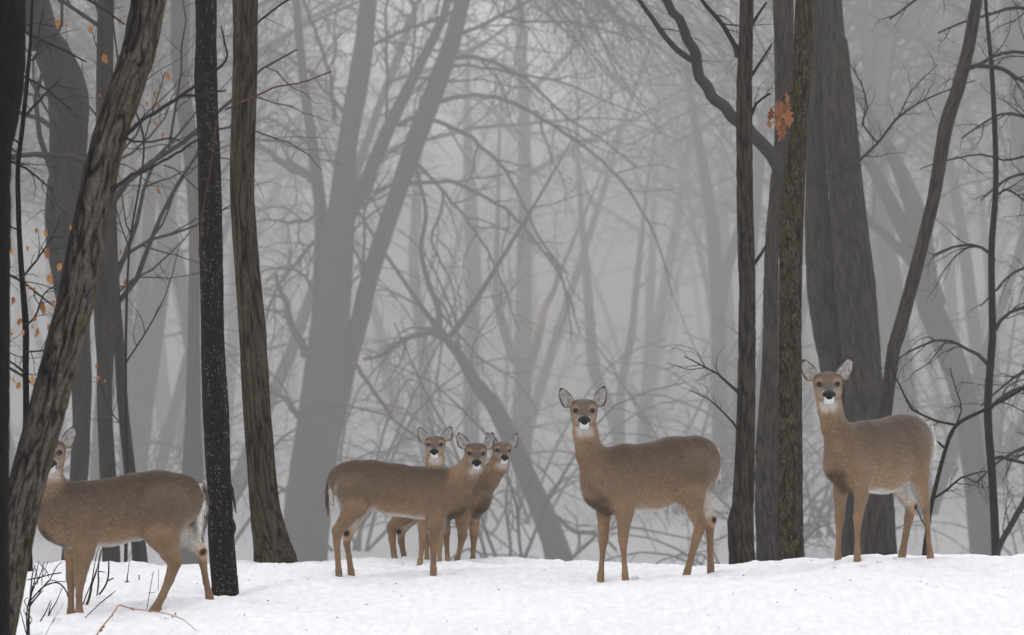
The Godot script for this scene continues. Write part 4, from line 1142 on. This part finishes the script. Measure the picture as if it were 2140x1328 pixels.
func skeleton(p: Dictionary) -> void:
	var d: float = p.d
	var a := deg_to_rad(float(p.turn))
	var fwd := Vector3(-cos(a) if p.left else cos(a), 0, sin(a))
	var right := fwd.cross(Vector3.UP)
	var origin := at(p.ox + p.mid[0] / p.s, p.oy + p.mid[1] / p.s, d)
	var b := Basis(fwd, Vector3.UP, right)
	p.frame = Transform3D(b, origin)
	var inv: Transform3D = p.frame.affine_inverse()
	var joint := func(j: Array, w: float) -> Array:
		var px: float = p.ox + j[0] / p.s
		var py: float = p.oy + j[1] / p.s
		var q: Vector3
		if p.get("deep", false):
			q = at(px, py, d + j[3])
		else:
			var ray := at(px, py, 1.0)
			q = ray * ((origin.dot(right) + w) / ray.dot(right)) if absf(ray.dot(right)) > 0.15 else at(px, py, d)
		return [inv * q, j[2] / p.s / F * -q.z]
	# far legs come first in the lists; a doe facing left shows her left side
	var near := -1.0 if p.left else 1.0
	var bones := []
	var tr := []
	for j in p.trunk: tr.append(joint.call(j, 0.0))
	for k in tr.size() - 1:
		bones.append([tr[k][0], tr[k + 1][0], tr[k][1], tr[k + 1][1], 0.68, 0.03, 0])
	var br := []
	for j in p.brisket: br.append(joint.call(j, 0.0))
	bones.append([br[0][0], br[1][0], br[0][1], br[1][1], 0.85, 0.06, 1])
	var nk := []
	for j in p.neck: nk.append(joint.call(j, 0.0))
	for k in nk.size() - 1:
		bones.append([nk[k][0], nk[k + 1][0], nk[k][1], nk[k + 1][1], 0.82 if k == 0 else 0.92, 0.07 if k == 0 else 0.02, 2 if k < nk.size() - 2 else 3])
	p.feet = []
	p.hocks = []
	p.hooves = []
	for pair in 2:
		for k in 2:
			var side := near if k == 1 else -near
			var w0: float = (0.085 if pair == 0 else 0.08) * side * p.scale
			var w1: float = 0.085 * side * p.scale
			var leg: Array = (p.front if pair == 0 else p.hind)[k]
			var js := []
			for n in leg.size():
				js.append(joint.call(leg[n], lerpf(w0, w1, float(n) / leg.size())))
			for n in leg.size():      # knobby joints, slim cannons
				js[n][1] *= ([1.0, 1.0, 1.05, 0.82, 0.92, 1.04] if pair == 0 else [1.0, 1.0, 0.96, 1.08, 0.92, 0.86, 0.95, 1.04])[n]
			for n in leg.size() - 1:
				var kk := 0.035 if n == 0 else (0.022 if n == 1 else 0.012)
				var type := (4 if n == 0 else 5 if n == 1 else 6) if pair == 0 else (7 if n == 0 else 8 if n <= 2 else 9)
				bones.append([js[n][0], js[n + 1][0], js[n][1], js[n + 1][1], 0.64 if n == 0 else 0.8 if n == 1 else 0.92, kk, type + (10 if side < 0 else 0)])
			if pair == 1:
				p.hocks.append((js[3][0] as Vector3) + Vector3(-0.2 * js[3][1], 0, -side * js[3][1] * 0.9))
			var last: Array = js[js.size() - 1]
			p.feet.append(p.frame * (last[0] as Vector3))
			p.hooves.append([last[0], js[js.size() - 2][0], last[1]])
	p.bones = bones
	p.tail_path = []
	for j in p.tail: p.tail_path.append(joint.call(j, 0.0))
	var eyes: Array = joint.call(p.head if p.head.size() > 3 else [p.head[0], p.head[1], 0, -0.42], 0.0)
	p.eyes = p.frame * (eyes[0] as Vector3) + Vector3(0, 0, 0.045 * p.scale)


# Surface nets over a field of rounded cones. BONES: [from, to, radius, radius, sideways squash, blend, kind]
func flesh(bones: Array, cell: float) -> Dictionary:
	var lo := Vector3(1e9, 1e9, 1e9)
	var hi := -lo
	for q in bones:
		var r := maxf(q[2], q[3]) + cell * 3.0
		for e in 2:
			lo = lo.min((q[e] as Vector3) - Vector3(r, r, r))
			hi = hi.max((q[e] as Vector3) + Vector3(r, r, r))
	var nx := int((hi.x - lo.x) / cell) + 2
	var ny := int((hi.y - lo.y) / cell) + 2
	var nz := int((hi.z - lo.z) / cell) + 2
	var f := PackedFloat32Array()
	f.resize(nx * ny * nz)
	f.fill(1.0)
	var who := PackedByteArray()
	who.resize(nx * ny * nz)
	var nb := 0
	for q in bones:
		var sq: float = q[4]
		var a: Vector3 = q[0]
		var ba: Vector3 = (q[1] as Vector3) - a
		var ra: float = q[2]
		var dr: float = q[3] - ra
		var kk: float = q[5]
		var m := maxf(ra, ra + dr) + kk + cell * 2.0
		var l0 := (a.min(q[1]) - Vector3(m, m, m) - lo) / cell
		var l1 := (a.max(q[1]) + Vector3(m, m, m) - lo) / cell
		ba.z /= sq
		var inv := 1.0 / maxf(ba.length_squared(), 1e-9)
		var fix := lerpf(sq, 1.0, 0.5)
		var i0 := maxi(0, int(l0.x))
		var i1 := mini(nx - 1, int(l1.x))
		for z in range(maxi(0, int(l0.z)), mini(nz - 1, int(l1.z)) + 1):
			for y in range(maxi(0, int(l0.y)), mini(ny - 1, int(l1.y)) + 1):
				var at_ := (z * ny + y) * nx + i0
				var pa := Vector3(lo.x + i0 * cell, lo.y + y * cell, lo.z + z * cell) - a
				pa.z /= sq
				for x in range(i0, i1 + 1):
					var h := clampf(pa.dot(ba) * inv, 0.0, 1.0)
					var dd := ((pa - ba * h).length() - ra - dr * h) * fix
					pa.x += cell
					var old := f[at_]
					if dd < old + kk:
						if dd < old:
							who[at_] = nb
						if old - dd >= kk:
							f[at_] = dd
						else:
							var hh := 0.5 + 0.5 * (old - dd) / kk
							f[at_] = lerpf(old, dd, hh) - kk * hh * (1.0 - hh)
					at_ += 1
		nb += 1
	var id := PackedInt32Array()
	id.resize(nx * ny * nz)
	id.fill(-1)
	var v := PackedVector3Array()
	var n := PackedVector3Array()
	var bone := PackedByteArray()
	var sy := nx
	var sz := nx * ny
	var near := cell * 2.2
	for z in nz - 1:
		for y in ny - 1:
			var at_ := (z * ny + y) * nx
			for x in nx - 1:
				var c0 := f[at_]
				if c0 > near or c0 < -near:
					at_ += 1
					continue
				var c1 := f[at_ + 1]
				var c2 := f[at_ + sy]
				var c3 := f[at_ + sy + 1]
				var c4 := f[at_ + sz]
				var c5 := f[at_ + sz + 1]
				var c6 := f[at_ + sz + sy]
				var c7 := f[at_ + sz + sy + 1]
				var inside := int(c0 < 0) + int(c1 < 0) + int(c2 < 0) + int(c3 < 0) + int(c4 < 0) + int(c5 < 0) + int(c6 < 0) + int(c7 < 0)
				if inside > 0 and inside < 8:
					var sum := Vector3.ZERO
					var cnt := 0.0
					if (c0 < 0) != (c1 < 0): sum += Vector3(c0 / (c0 - c1), 0, 0); cnt += 1
					if (c2 < 0) != (c3 < 0): sum += Vector3(c2 / (c2 - c3), 1, 0); cnt += 1
					if (c4 < 0) != (c5 < 0): sum += Vector3(c4 / (c4 - c5), 0, 1); cnt += 1
					if (c6 < 0) != (c7 < 0): sum += Vector3(c6 / (c6 - c7), 1, 1); cnt += 1
					if (c0 < 0) != (c2 < 0): sum += Vector3(0, c0 / (c0 - c2), 0); cnt += 1
					if (c1 < 0) != (c3 < 0): sum += Vector3(1, c1 / (c1 - c3), 0); cnt += 1
					if (c4 < 0) != (c6 < 0): sum += Vector3(0, c4 / (c4 - c6), 1); cnt += 1
					if (c5 < 0) != (c7 < 0): sum += Vector3(1, c5 / (c5 - c7), 1); cnt += 1
					if (c0 < 0) != (c4 < 0): sum += Vector3(0, 0, c0 / (c0 - c4)); cnt += 1
					if (c1 < 0) != (c5 < 0): sum += Vector3(1, 0, c1 / (c1 - c5)); cnt += 1
					if (c2 < 0) != (c6 < 0): sum += Vector3(0, 1, c2 / (c2 - c6)); cnt += 1
					if (c3 < 0) != (c7 < 0): sum += Vector3(1, 1, c3 / (c3 - c7)); cnt += 1
					id[at_] = v.size()
					v.append(lo + (Vector3(x, y, z) + sum / cnt) * cell)
					n.append(Vector3(c1 + c3 + c5 + c7 - c0 - c2 - c4 - c6, c2 + c3 + c6 + c7 - c0 - c1 - c4 - c5, c4 + c5 + c6 + c7 - c0 - c1 - c2 - c3).normalized())
					bone.append(who[at_])
				at_ += 1
	var idx := PackedInt32Array()
	for z in range(1, nz - 1):
		for y in range(1, ny - 1):
			var at_ := (z * ny + y) * nx + 1
			for x in range(1, nx - 1):
				if id[at_] >= 0:
					var s := f[at_] < 0
					if s != (f[at_ + 1] < 0):
						quad(idx, id[at_ - sy - sz], id[at_ - sz], id[at_], id[at_ - sy], s)
					if s != (f[at_ + sy] < 0):
						quad(idx, id[at_ - 1 - sz], id[at_ - 1], id[at_], id[at_ - sz], s)
					if s != (f[at_ + sz] < 0):
						quad(idx, id[at_ - 1 - sy], id[at_ - sy], id[at_], id[at_ - 1], s)
				at_ += 1
	return {"v": v, "n": n, "bone": bone, "i": idx}


func quad(idx: PackedInt32Array, a: int, b: int, c: int, d: int, s: bool) -> void:
	if a < 0 or b < 0 or c < 0 or d < 0:
		return
	if s:
		idx.append_array(PackedInt32Array([a, c, b, a, d, c]))
	else:
		idx.append_array(PackedInt32Array([a, b, c, a, c, d]))


const BROWN := Color(0.160, 0.112, 0.075)
const DARK := Color(0.062, 0.042, 0.030)
const TAN := Color(0.35, 0.228, 0.134)
const RUST := Color(0.205, 0.132, 0.082)
const WHITE := Color(0.78, 0.75, 0.7)
const BLACK := Color(0.022, 0.02, 0.02)


func coat(p: Dictionary, q: Vector3, n: Vector3, kind: int) -> Color:
	# Q and N in the doe's own axes: x ahead, y up, z to her right
	var side := 1.0
	if kind >= 10:
		kind -= 10
		side = -1.0
	var ns := noise_b.get_noise_3dv(q * 9.0)
	var c := BROWN
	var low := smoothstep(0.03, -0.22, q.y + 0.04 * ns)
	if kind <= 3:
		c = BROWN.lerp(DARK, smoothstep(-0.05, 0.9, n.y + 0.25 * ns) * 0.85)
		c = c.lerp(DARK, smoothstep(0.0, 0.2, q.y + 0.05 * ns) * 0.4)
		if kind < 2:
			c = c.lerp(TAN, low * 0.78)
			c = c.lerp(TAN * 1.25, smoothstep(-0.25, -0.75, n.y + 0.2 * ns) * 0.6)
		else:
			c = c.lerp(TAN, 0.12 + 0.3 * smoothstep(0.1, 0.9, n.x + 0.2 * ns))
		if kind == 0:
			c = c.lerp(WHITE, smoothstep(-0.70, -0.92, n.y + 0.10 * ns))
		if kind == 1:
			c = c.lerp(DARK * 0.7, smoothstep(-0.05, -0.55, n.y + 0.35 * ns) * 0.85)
	elif kind == 4 or kind == 7:
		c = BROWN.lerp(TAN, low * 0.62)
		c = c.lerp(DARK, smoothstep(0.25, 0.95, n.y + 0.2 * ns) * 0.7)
		if kind == 7:
			c = c.lerp(WHITE, smoothstep(0.0, -0.6, n.z * side + 0.3 * ns) * smoothstep(-0.05, -0.2, q.y) * 0.85)
			c = c.lerp(WHITE, smoothstep(-0.75, -0.98, n.x + 0.2 * ns) * smoothstep(0.3, 0.0, q.y) * 0.35)
	elif kind == 5:
		c = TAN.lerp(BROWN, 0.5)
		c = c.lerp(TAN * 1.5, smoothstep(0.0, -0.8, n.z * side + n.x * 0.4) * smoothstep(-0.45, -0.25, q.y) * 0.5)
	elif kind == 8:
		c = TAN.lerp(BROWN, 0.4).lerp(RUST, 0.2)
		c = c.lerp(WHITE, smoothstep(0.05, -0.7, n.z * side - n.x * 0.35 + 0.3 * ns) * smoothstep(-0.52, -0.36, q.y) * 0.7)
		c = c.lerp(TAN * 1.4, smoothstep(0.2, 0.9, n.x) * 0.4)
	else:
		c = RUST.lerp(TAN, 0.28 + 0.3 * ns)
		c = c.lerp(BROWN, smoothstep(0.5, -0.2, n.x) * 0.25)
	return c * (1.0 + 0.22 * ns) * float(p.tone)


# The head on its own finer grid, looking along +z, eyes level with the origin
func head_bones() -> Array:
	return [
		[Vector3(0, 0.004, -0.06), Vector3(0, 0.002, -0.012), 0.062, 0.058, 1.0, 0.02, 0],
		[Vector3(-0.034, 0.014, -0.045), Vector3(0.034, 0.014, -0.045), 0.053, 0.053, 1.0, 0.02, 0],
		[Vector3(0, -0.008, 0.0), Vector3(0, -0.052, 0.12), 0.050, 0.029, 1.0, 0.03, 1],
		[Vector3(0, -0.062, -0.03), Vector3(0, -0.084, 0.105), 0.050, 0.020, 1.0, 0.025, 2],
		[Vector3(-0.034, -0.04, -0.03), Vector3(-0.016, -0.06, 0.08), 0.046, 0.026, 1.0, 0.025, 2],
		[Vector3(0.034, -0.04, -0.03), Vector3(0.016, -0.06, 0.08), 0.046, 0.026, 1.0, 0.025, 2],
		[Vector3(-0.016, -0.062, 0.118), Vector3(0.016, -0.062, 0.118), 0.029, 0.029, 1.0, 0.015, 1],
		[Vector3(-0.044, 0.016, -0.02), Vector3(-0.044, 0.014, 0.0), 0.026, 0.023, 1.0, 0.015, 0],
		[Vector3(0.044, 0.016, -0.02), Vector3(0.044, 0.014, 0.0), 0.026, 0.023, 1.0, 0.015, 0],
		[Vector3(-0.012, -0.092, 0.1), Vector3(0.012, -0.092, 0.1), 0.017, 0.017, 1.0, 0.01, 3],
		[Vector3(0, -0.05, -0.09), Vector3(0, -0.12, -0.06), 0.066, 0.066, 1.0, 0.04, 4],
	]


func face(q: Vector3, n: Vector3) -> Color:
	var ns := noise_b.get_noise_3dv(q * 26.0)
	var x := absf(q.x)
	var c := Color(0.15, 0.104, 0.072)
	c = c.lerp(DARK, smoothstep(0.02, 0.06, q.y + 0.008 * ns) * 0.7)
	c = c.lerp(Color(0.27, 0.182, 0.115), smoothstep(-0.01, -0.05, q.y) * smoothstep(0.02, 0.05, x))
	# the dark blaze down the face
	c = c.lerp(Color(0.07, 0.058, 0.052), smoothstep(0.046, 0.022, x) * smoothstep(0.03, 0.0, q.y) * smoothstep(-0.03, 0.02, q.z) * 0.88)
	# pale rings round the eyes, dark lids
	var e := Vector2(x - 0.05, q.y).length()
	if q.z > -0.03:
		c = c.lerp(Color(0.34, 0.22, 0.13), smoothstep(0.027, 0.018, Vector2(x - 0.052, (q.y - 0.012) * 0.9).length()) * 0.5)
		c = c.lerp(Color(0.4, 0.32, 0.25), smoothstep(0.022, 0.014, Vector2(x - 0.05, (q.y + 0.018) * 1.4).length()) * 0.3)
		c = c.lerp(BLACK, smoothstep(0.0195, 0.0155, Vector2((x - 0.0505) * 0.95, (q.y - 0.001) * 1.05).length()))
		c = c.lerp(DARK * 0.75, smoothstep(0.014, 0.005, absf(q.y + 0.022)) * smoothstep(0.02, 0.03, x) * smoothstep(0.062, 0.05, x) * 0.3)
	# white chin and band behind the nose, white throat
	var band := smoothstep(0.122, 0.13, q.z) * smoothstep(-0.052, -0.068, q.y)
	c = c.lerp(Color(0.62, 0.56, 0.48), smoothstep(0.085, 0.105, q.z) * smoothstep(-0.02, -0.03, q.y) * smoothstep(0.125, 0.11, q.z) * 0.45)
	c = c.lerp(Color(0.85, 0.84, 0.82), maxf(band, smoothstep(0.06, 0.085, q.z) * smoothstep(-0.07, -0.082, q.y + 0.004 * ns)))
	c = c.lerp(BLACK, smoothstep(0.024, 0.03, x) * smoothstep(-0.062, -0.07, q.y) * smoothstep(-0.088, -0.08, q.y) * smoothstep(0.075, 0.09, q.z) * 0.8)
	c = c.lerp(BLACK, smoothstep(0.128, 0.136, q.z) * smoothstep(-0.07, -0.06, q.y))
	if q.z < 0.07:
		c = c.lerp(Color(0.72, 0.7, 0.66), smoothstep(-0.098, -0.112, q.y + 0.01 * ns) * smoothstep(0.058, 0.036, x + 0.01 * ns) * smoothstep(-0.06, -0.01, q.z) * 0.85)
	return c * (1.0 + 0.2 * ns)


# One ear: a cupped leaf of two skins with a rim, its base at the origin, its length along +y, its hollow towards +z
func ear_mesh(flip: float) -> Buf:
	var b := Buf.new()
	var L := 0.136
	var rows := 22
	var cols := 15
	var long_noise := FastNoiseLite.new()
	long_noise.seed = 5
	long_noise.frequency = 1.0
	for skin in 2:
		var first := b.v.size()
		for r in rows + 1:
			var u := float(r) / rows
			var wide := 0.0425 * pow(sin(PI * clampf(pow(u, 0.72) * 0.93 + 0.07, 0.0, 1.0)), 0.62) + 0.004
			if u > 0.97: wide *= 1.0 - (u - 0.97) * 12.0
			var cup := lerpf(2.7, 0.95, smoothstep(0.0, 0.6, u))
			for k in cols + 1:
				var s := float(k) / cols * 2.0 - 1.0
				var ang := s * cup * 0.62
				var rad := wide / maxf(sin(minf(cup * 0.62, PI / 2)), 0.3)
				var q := Vector3(sin(ang) * rad, u * L, (1.0 - cos(ang)) * rad)
				q.z += -0.02 * u + 0.016 * u * u
				q.x += flip * 0.012 * sin(PI * u)
				if skin == 1:
					q += Vector3(-sin(ang), 0, cos(ang)) * (0.004 * (1.0 - absf(s)) * (1.0 - u * 0.5))
				b.v.append(q)
				var nn := Vector3(sin(ang), 0, -cos(ang))
				b.n.append(nn if skin == 0 else -nn)
				var c: Color
				var ns := long_noise.get_noise_2d(s * 5.0, u * 4.0)
				if skin == 0:
					c = Color(0.13, 0.095, 0.07).lerp(BLACK, smoothstep(0.75, 0.95, u))
				else:
					var edge := maxf(absf(s), smoothstep(0.6, 1.0, u))
					c = Color(0.40, 0.39, 0.38).lerp(Color(0.10, 0.09, 0.085), smoothstep(0.0, 0.22, long_noise.get_noise_2d(s * 9.0 + u * 6.0, u * 3.0 - s * 3.0) + 0.18 * smoothstep(0.45, 0.0, absf(s + 0.1 * flip)) - 0.04) * 0.9)
					c = c.lerp(Color(0.035, 0.03, 0.028), smoothstep(0.60, 0.82, edge))
					c = c.lerp(Color(0.09, 0.065, 0.045), smoothstep(0.42, 0.15, u) * smoothstep(0.15, 0.6, s * flip) * 0.8)
					c = c.lerp(Color(0.27, 0.20, 0.14), smoothstep(0.3, 0.0, u) * 0.7)
				b.c.append(c)
		for r in rows:
			for k in cols:
				var a := first + r * (cols + 1) + k
				if skin == 0:
					b.i.append_array(PackedInt32Array([a, a + 1, a + cols + 1, a + 1, a + cols + 2, a + cols + 1]))
				else:
					b.i.append_array(PackedInt32Array([a, a + cols + 1, a + 1, a + 1, a + cols + 1, a + cols + 2]))
	return b


func ball(size: Vector3, colour: Callable, rows := 12, cols := 18) -> Buf:
	var b := Buf.new()
	for r in rows + 1:
		for k in cols + 1:
			var th := PI * r / rows
			var ph := TAU * k / cols
			var n := Vector3(sin(th) * cos(ph), cos(th), sin(th) * sin(ph))
			b.v.append(n * size)
			b.n.append((n / size).normalized())
			b.c.append(colour.call(n))
	for r in rows:
		for k in cols:
			var a := r * (cols + 1) + k
			b.i.append_array(PackedInt32Array([a, a + cols + 1, a + 1, a + 1, a + cols + 1, a + cols + 2]))
	return b


func nose_mesh() -> Buf:
	var b := ball(Vector3(0.033, 0.025, 0.016), func(_n): return Color(0.010, 0.009, 0.009), 18, 26)
	for k in b.v.size():
		var q := b.v[k]
		q.x *= 1.0 + clampf(q.y / 0.025, -1.0, 1.0) * 0.18          # broad above, narrow at the lip
		var hole := Vector2(absf(q.x) - 0.021, q.y - 0.002).length()
		if q.z > 0.0:
			q.z -= 0.009 * smoothstep(0.010, 0.003, hole)               # nostrils
			q.z -= 0.003 * smoothstep(0.004, 0.0, absf(q.x)) * smoothstep(0.005, -0.012, q.y)
			if hole < 0.008:
				b.c[k] = Color(0.004, 0.004, 0.004)
		b.v[k] = q
	return b


var head_flesh := {}
var ears := []
var nose_shape: ArrayMesh
var eye_shape: ArrayMesh


func all_deer() -> void:
	head_flesh = flesh(head_bones(), 0.004)
	ears = [ear_mesh(-1.0), ear_mesh(1.0)]
	nose_shape = nose_mesh().mesh()
	eye_shape = ball(Vector3(0.0145, 0.0135, 0.0145), func(n): return Color(0.003, 0.0025, 0.0025).lerp(Color(0.012, 0.007, 0.004), smoothstep(0.5, 0.9, n.z))).mesh()
	for p in plans:
		deer(p)


var plans := []


func deer(p: Dictionary) -> void:
	var feet_middle := Vector3.ZERO
	for q in p.feet: feet_middle += q * 0.25
	var root := thing("deer", feet_middle, p.label, "deer", "does watching from the snow bank")
	root.transform = Transform3D(p.frame.basis, feet_middle)
	var shift: Vector3 = root.transform.affine_inverse() * p.frame.origin      # from the skeleton's axes to the root's
	var b := Buf.new()
	var kinds := PackedByteArray()
	var body := flesh(p.bones, 0.0115 if p.scale > 0.9 else 0.0105)
	var to_head := Transform3D(Basis.from_euler(Vector3(deg_to_rad(p.look[1] + 1.0), deg_to_rad(p.look[0]), deg_to_rad(p.look[2]))).scaled(Vector3.ONE * p.scale), p.eyes)
	var head_here: Transform3D = p.frame.affine_inverse() * to_head
	var from_head := head_here.affine_inverse()
	for k in body.v.size():
		var q: Vector3 = body.v[k]
		var kind: int = p.bones[body.bone[k]][6]
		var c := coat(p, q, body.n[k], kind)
		if kind == 2 or kind == 3:
			var h: Vector3 = from_head * q
			var nt := noise_b.get_noise_3dv(h * 40.0)
			var throat := smoothstep(-0.165, -0.135, h.y + 0.02 * nt) * smoothstep(0.06, 0.038, absf(h.x) + 0.012 * nt) * smoothstep(-0.06, -0.01, h.z) * smoothstep(-0.08, -0.1, h.y)
			c = c.lerp(WHITE, throat * 0.8)
			c = c.lerp(TAN * 1.1, smoothstep(-0.3, -0.12, h.y) * 0.5 * (1.0 - throat))
		b.v.append(q + shift)
		b.n.append(body.n[k])
		b.c.append(c)
		kinds.append(kind)
	b.i.append_array(body.i)
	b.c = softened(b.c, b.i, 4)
	for k in body.v.size():      # the pale patch and dark tuft inside the hock
		if kinds[k] % 10 == 8 or kinds[k] % 10 == 9:
			for leg in p.hocks:
				var far: float = (body.v[k] as Vector3).distance_to(leg)
				b.c[k] = b.c[k].lerp(TAN * 1.7, smoothstep(0.062, 0.04, far) * 0.6).lerp(BLACK * 1.2, smoothstep(0.030, 0.016, far))
	var first := b.v.size()
	for k in head_flesh.v.size():
		var h: Vector3 = head_flesh.v[k]
		b.v.append(head_here * h + shift)
		b.n.append((head_here.basis * (head_flesh.n[k] as Vector3)).normalized())
		b.c.append(face(h, head_flesh.n[k]) * lerpf(float(p.tone), 1.0, 0.5))
		kinds.append(30)
	for k in head_flesh.i: b.i.append(k + first)
	put(b, "body", M.fur, root)
	# ears
	for k in 2:
		var s := -1.0 if k == 0 else 1.0
		var y := Vector3(s * 0.60, 0.80, -0.16).normalized()
		var z := Vector3(s * 0.26, 0.05, 1.0)
		z = (z - y * z.dot(y)).normalized()
		y = y.rotated(Vector3(0, 0, 1), rng.randf_range(-0.1, 0.1))
		z = (z.rotated(y, rng.randf_range(-0.25, 0.25)))
		z = (z - y * z.dot(y)).normalized()
		var eb := Transform3D(Basis(y.cross(z), y, z), Vector3(s * 0.058, 0.037, -0.045))
		var e := put(ears[k], "ear", M.hair, root)
		e.transform = Transform3D(Basis(), shift) * head_here * eb
		var ef := Buf.new()
		for j in 320:
			var row := rng.randi_range(2, 18)
			var col := rng.randi_range(2, 13)
			var on := 23 * 16 + row * 16 + col      # a point of the inner skin
			var sd := col / 15.0 * 2.0 - 1.0
			var q: Vector3 = ears[k].v[on] + Vector3(0, rng.randf_range(-0.004, 0.004), 0.0005)
			var dir := (Vector3(-sd * 1.2 + rng.randf_range(-0.4, 0.4), rng.randf_range(0.0, 1.0), 0.0) + (ears[k].n[on] as Vector3) * 0.35).normalized()
			var w := dir.cross(Vector3(0, 0, 1)).normalized() * 0.0011
			var cc := Color(0.55, 0.53, 0.51).lerp(Color(0.06, 0.055, 0.05), rng.randf())
			var q1 := q + dir * rng.randf_range(0.012, 0.026)
			if (w * 2.0).cross(q1 - q + w).z > 0.0:      # keep the faces turned out
				w = -w
			for vv in [q - w, q + w, q1]:
				ef.v.append(vv)
				ef.n.append(Vector3(0, 0.2, 1).normalized())
				ef.c.append(cc)
		put(ef, "ear_hair", M.hair, e, "stuff")
		var eye := MeshInstance3D.new()
		eye.name = "eye"
		eye.mesh = eye_shape
		eye.material_override = M.wet
		eye.transform = Transform3D(Basis(), shift) * head_here * Transform3D(Basis(), Vector3(s * 0.0515, 0.001, 0.0150))
		root.add_child(eye, true)
	var ns := MeshInstance3D.new()
	ns.name = "nose"
	ns.mesh = nose_shape
	ns.material_override = M.nose
	ns.transform = Transform3D(Basis(), shift) * head_here * Transform3D(Basis(Vector3.RIGHT, -0.15).scaled(Vector3(0.97, 1.02, 1.0)), Vector3(0, -0.056, 0.138))
	root.add_child(ns, true)
	# tail: brown outside, white within
	var tp := []
	var tr := []
	for j in p.tail_path:
		tp.append((j[0] as Vector3) + shift)
		tr.append(j[1])
	var sp := smooth_path(tp, tr, 0.02)
	var tb := Buf.new()
	tube(tb, sp[0], sp[1], 12, WHITE)
	for k in tb.v.size():
		var out := tb.n[k].dot(Vector3(-1, 0.15, 0))
		tb.c[k] = WHITE.lerp(DARK * 0.9, smoothstep(float(p.get("tail_from", 0.3)), float(p.get("tail_from", 0.3)) + 0.3, out + 0.2 * noise_b.get_noise_3dv(tb.v[k] * 30.0)))
	var tail := put(tb, "tail", M.fur, root)
	put(fur_on(tb, PackedByteArray(), 900, Vector3(0, -1, 0), 0.035, Transform3D(), 0), "tail_hair", M.hair, tail, "stuff")
	# hooves
	for h in p.hooves:
		var q: Vector3 = h[0] + shift
		var up := ((h[1] as Vector3) - (h[0] as Vector3)).normalized()
		var hb := Buf.new()
		tube(hb, PackedVector3Array([q - Vector3(0, 0.004, 0), q - Vector3(0, 0.018, 0), q - Vector3(-0.008, 0.06, 0)]), PackedFloat32Array([h[2] * 0.97, h[2] * 1.06, h[2] * 1.16]), 12, Color(0.03, 0.025, 0.022))
		put(hb, "hoof", M.hoof, root)
	put(fur_on(b, kinds, 52000 if p.d < 23.0 else 36000, Vector3(-0.8, -0.55, 0), 0.024, Transform3D(Basis(), shift) * head_here, 1), "fur", M.hair, root, "stuff")


# Short hairs all over a skin, lying back along it
func fur_on(b: Buf, kinds: PackedByteArray, count: int, flow: Vector3, length: float, head: Transform3D, mode: int) -> Buf:
	var total := 0.0
	var tris := b.i.size() / 3
	var heap := PackedFloat32Array()
	heap.resize(tris)
	for t in tris:
		var a := b.v[b.i[t * 3]]
		total += (b.v[b.i[t * 3 + 1]] - a).cross(b.v[b.i[t * 3 + 2]] - a).length() * (2.2 if mode == 1 and kinds[b.i[t * 3]] == 30 else 1.0)
		heap[t] = total
	var out := Buf.new()
	out.v.resize(count * 3)
	out.n.resize(count * 3)
	out.c.resize(count * 3)
	var nose := head * Vector3(0, -0.05, 0.2)
	var t := 0
	for k in count:
		var goal := (k + rng.randf()) / count * total
		while t < tris - 1 and heap[t] < goal:
			t += 1
		var i0 := b.i[t * 3]
		var i1 := b.i[t * 3 + 1]
		var i2 := b.i[t * 3 + 2]
		var u := rng.randf()
		var w := rng.randf() * (1.0 - u)
		var q := b.v[i0] * (1.0 - u - w) + b.v[i1] * u + b.v[i2] * w
		var n := b.n[i0]
		var f := flow
		var ln := length * rng.randf_range(0.65, 1.25)
		var thin := 0.0015
		if mode == 1:
			var kind := kinds[i0]
			if kind == 30:
				f = q - nose
				ln *= 0.42
				thin = 0.0008
				if n.dot(head.basis.z.normalized()) > 0.6 and f.length() < 0.13 * head.basis.x.length():
					ln *= 0.35
			elif kind % 10 >= 4:
				f = Vector3(-0.25, -1, 0)
				var low := kind % 10 == 6 or kind % 10 == 9
				ln *= 0.45 if low else 0.8
			elif kind >= 2:
				f = Vector3(-0.45, -1, 0)
		f += Vector3(rng.randf_range(-0.35, 0.35), rng.randf_range(-0.35, 0.35), rng.randf_range(-0.35, 0.35))
		f = (f - n * f.dot(n)).normalized()
		var dir := (f + n * rng.randf_range(0.18, 0.5)).normalized()
		var acr := n.cross(dir).normalized() * thin * rng.randf_range(0.8, 1.5)
		var base := q - n * 0.002
		out.v[k * 3] = base - acr
		out.v[k * 3 + 1] = base + acr
		out.v[k * 3 + 2] = base + dir * ln
		var nn := (n + dir * 0.25).normalized()
		out.n[k * 3] = nn
		out.n[k * 3 + 1] = nn
		out.n[k * 3 + 2] = nn
		var tuft := noise_a.get_noise_3d(q.x * 26.0, q.y * 55.0, q.z * 40.0) + 0.7 * noise_a.get_noise_3d(q.x * 75.0 + 9.0, q.y * 110.0, q.z * 90.0)
		var c := b.c[i0] * rng.randf_range(0.65, 1.35) * (1.0 + 0.34 * tuft)
		if rng.randf() < 0.10:
			c = c.lerp(Color(0.40, 0.32, 0.24), 0.25)
		out.c[k * 3] = c * 0.8
		out.c[k * 3 + 1] = c * 0.8
		out.c[k * 3 + 2] = c
	return out


# Colours run into their neighbours along the skin
func softened(c: PackedColorArray, idx: PackedInt32Array, times: int) -> PackedColorArray:
	for pass_ in times:
		var sum := c.duplicate()
		var many := PackedFloat32Array()
		many.resize(c.size())
		many.fill(1.0)
		for t in idx.size() / 3:
			for k in 3:
				var a := idx[t * 3 + k]
				var b := idx[t * 3 + (k + 1) % 3]
				sum[a] += c[b]
				many[a] += 1.0
		for k in c.size():
			sum[k] /= many[k]
		c = sum
	return c
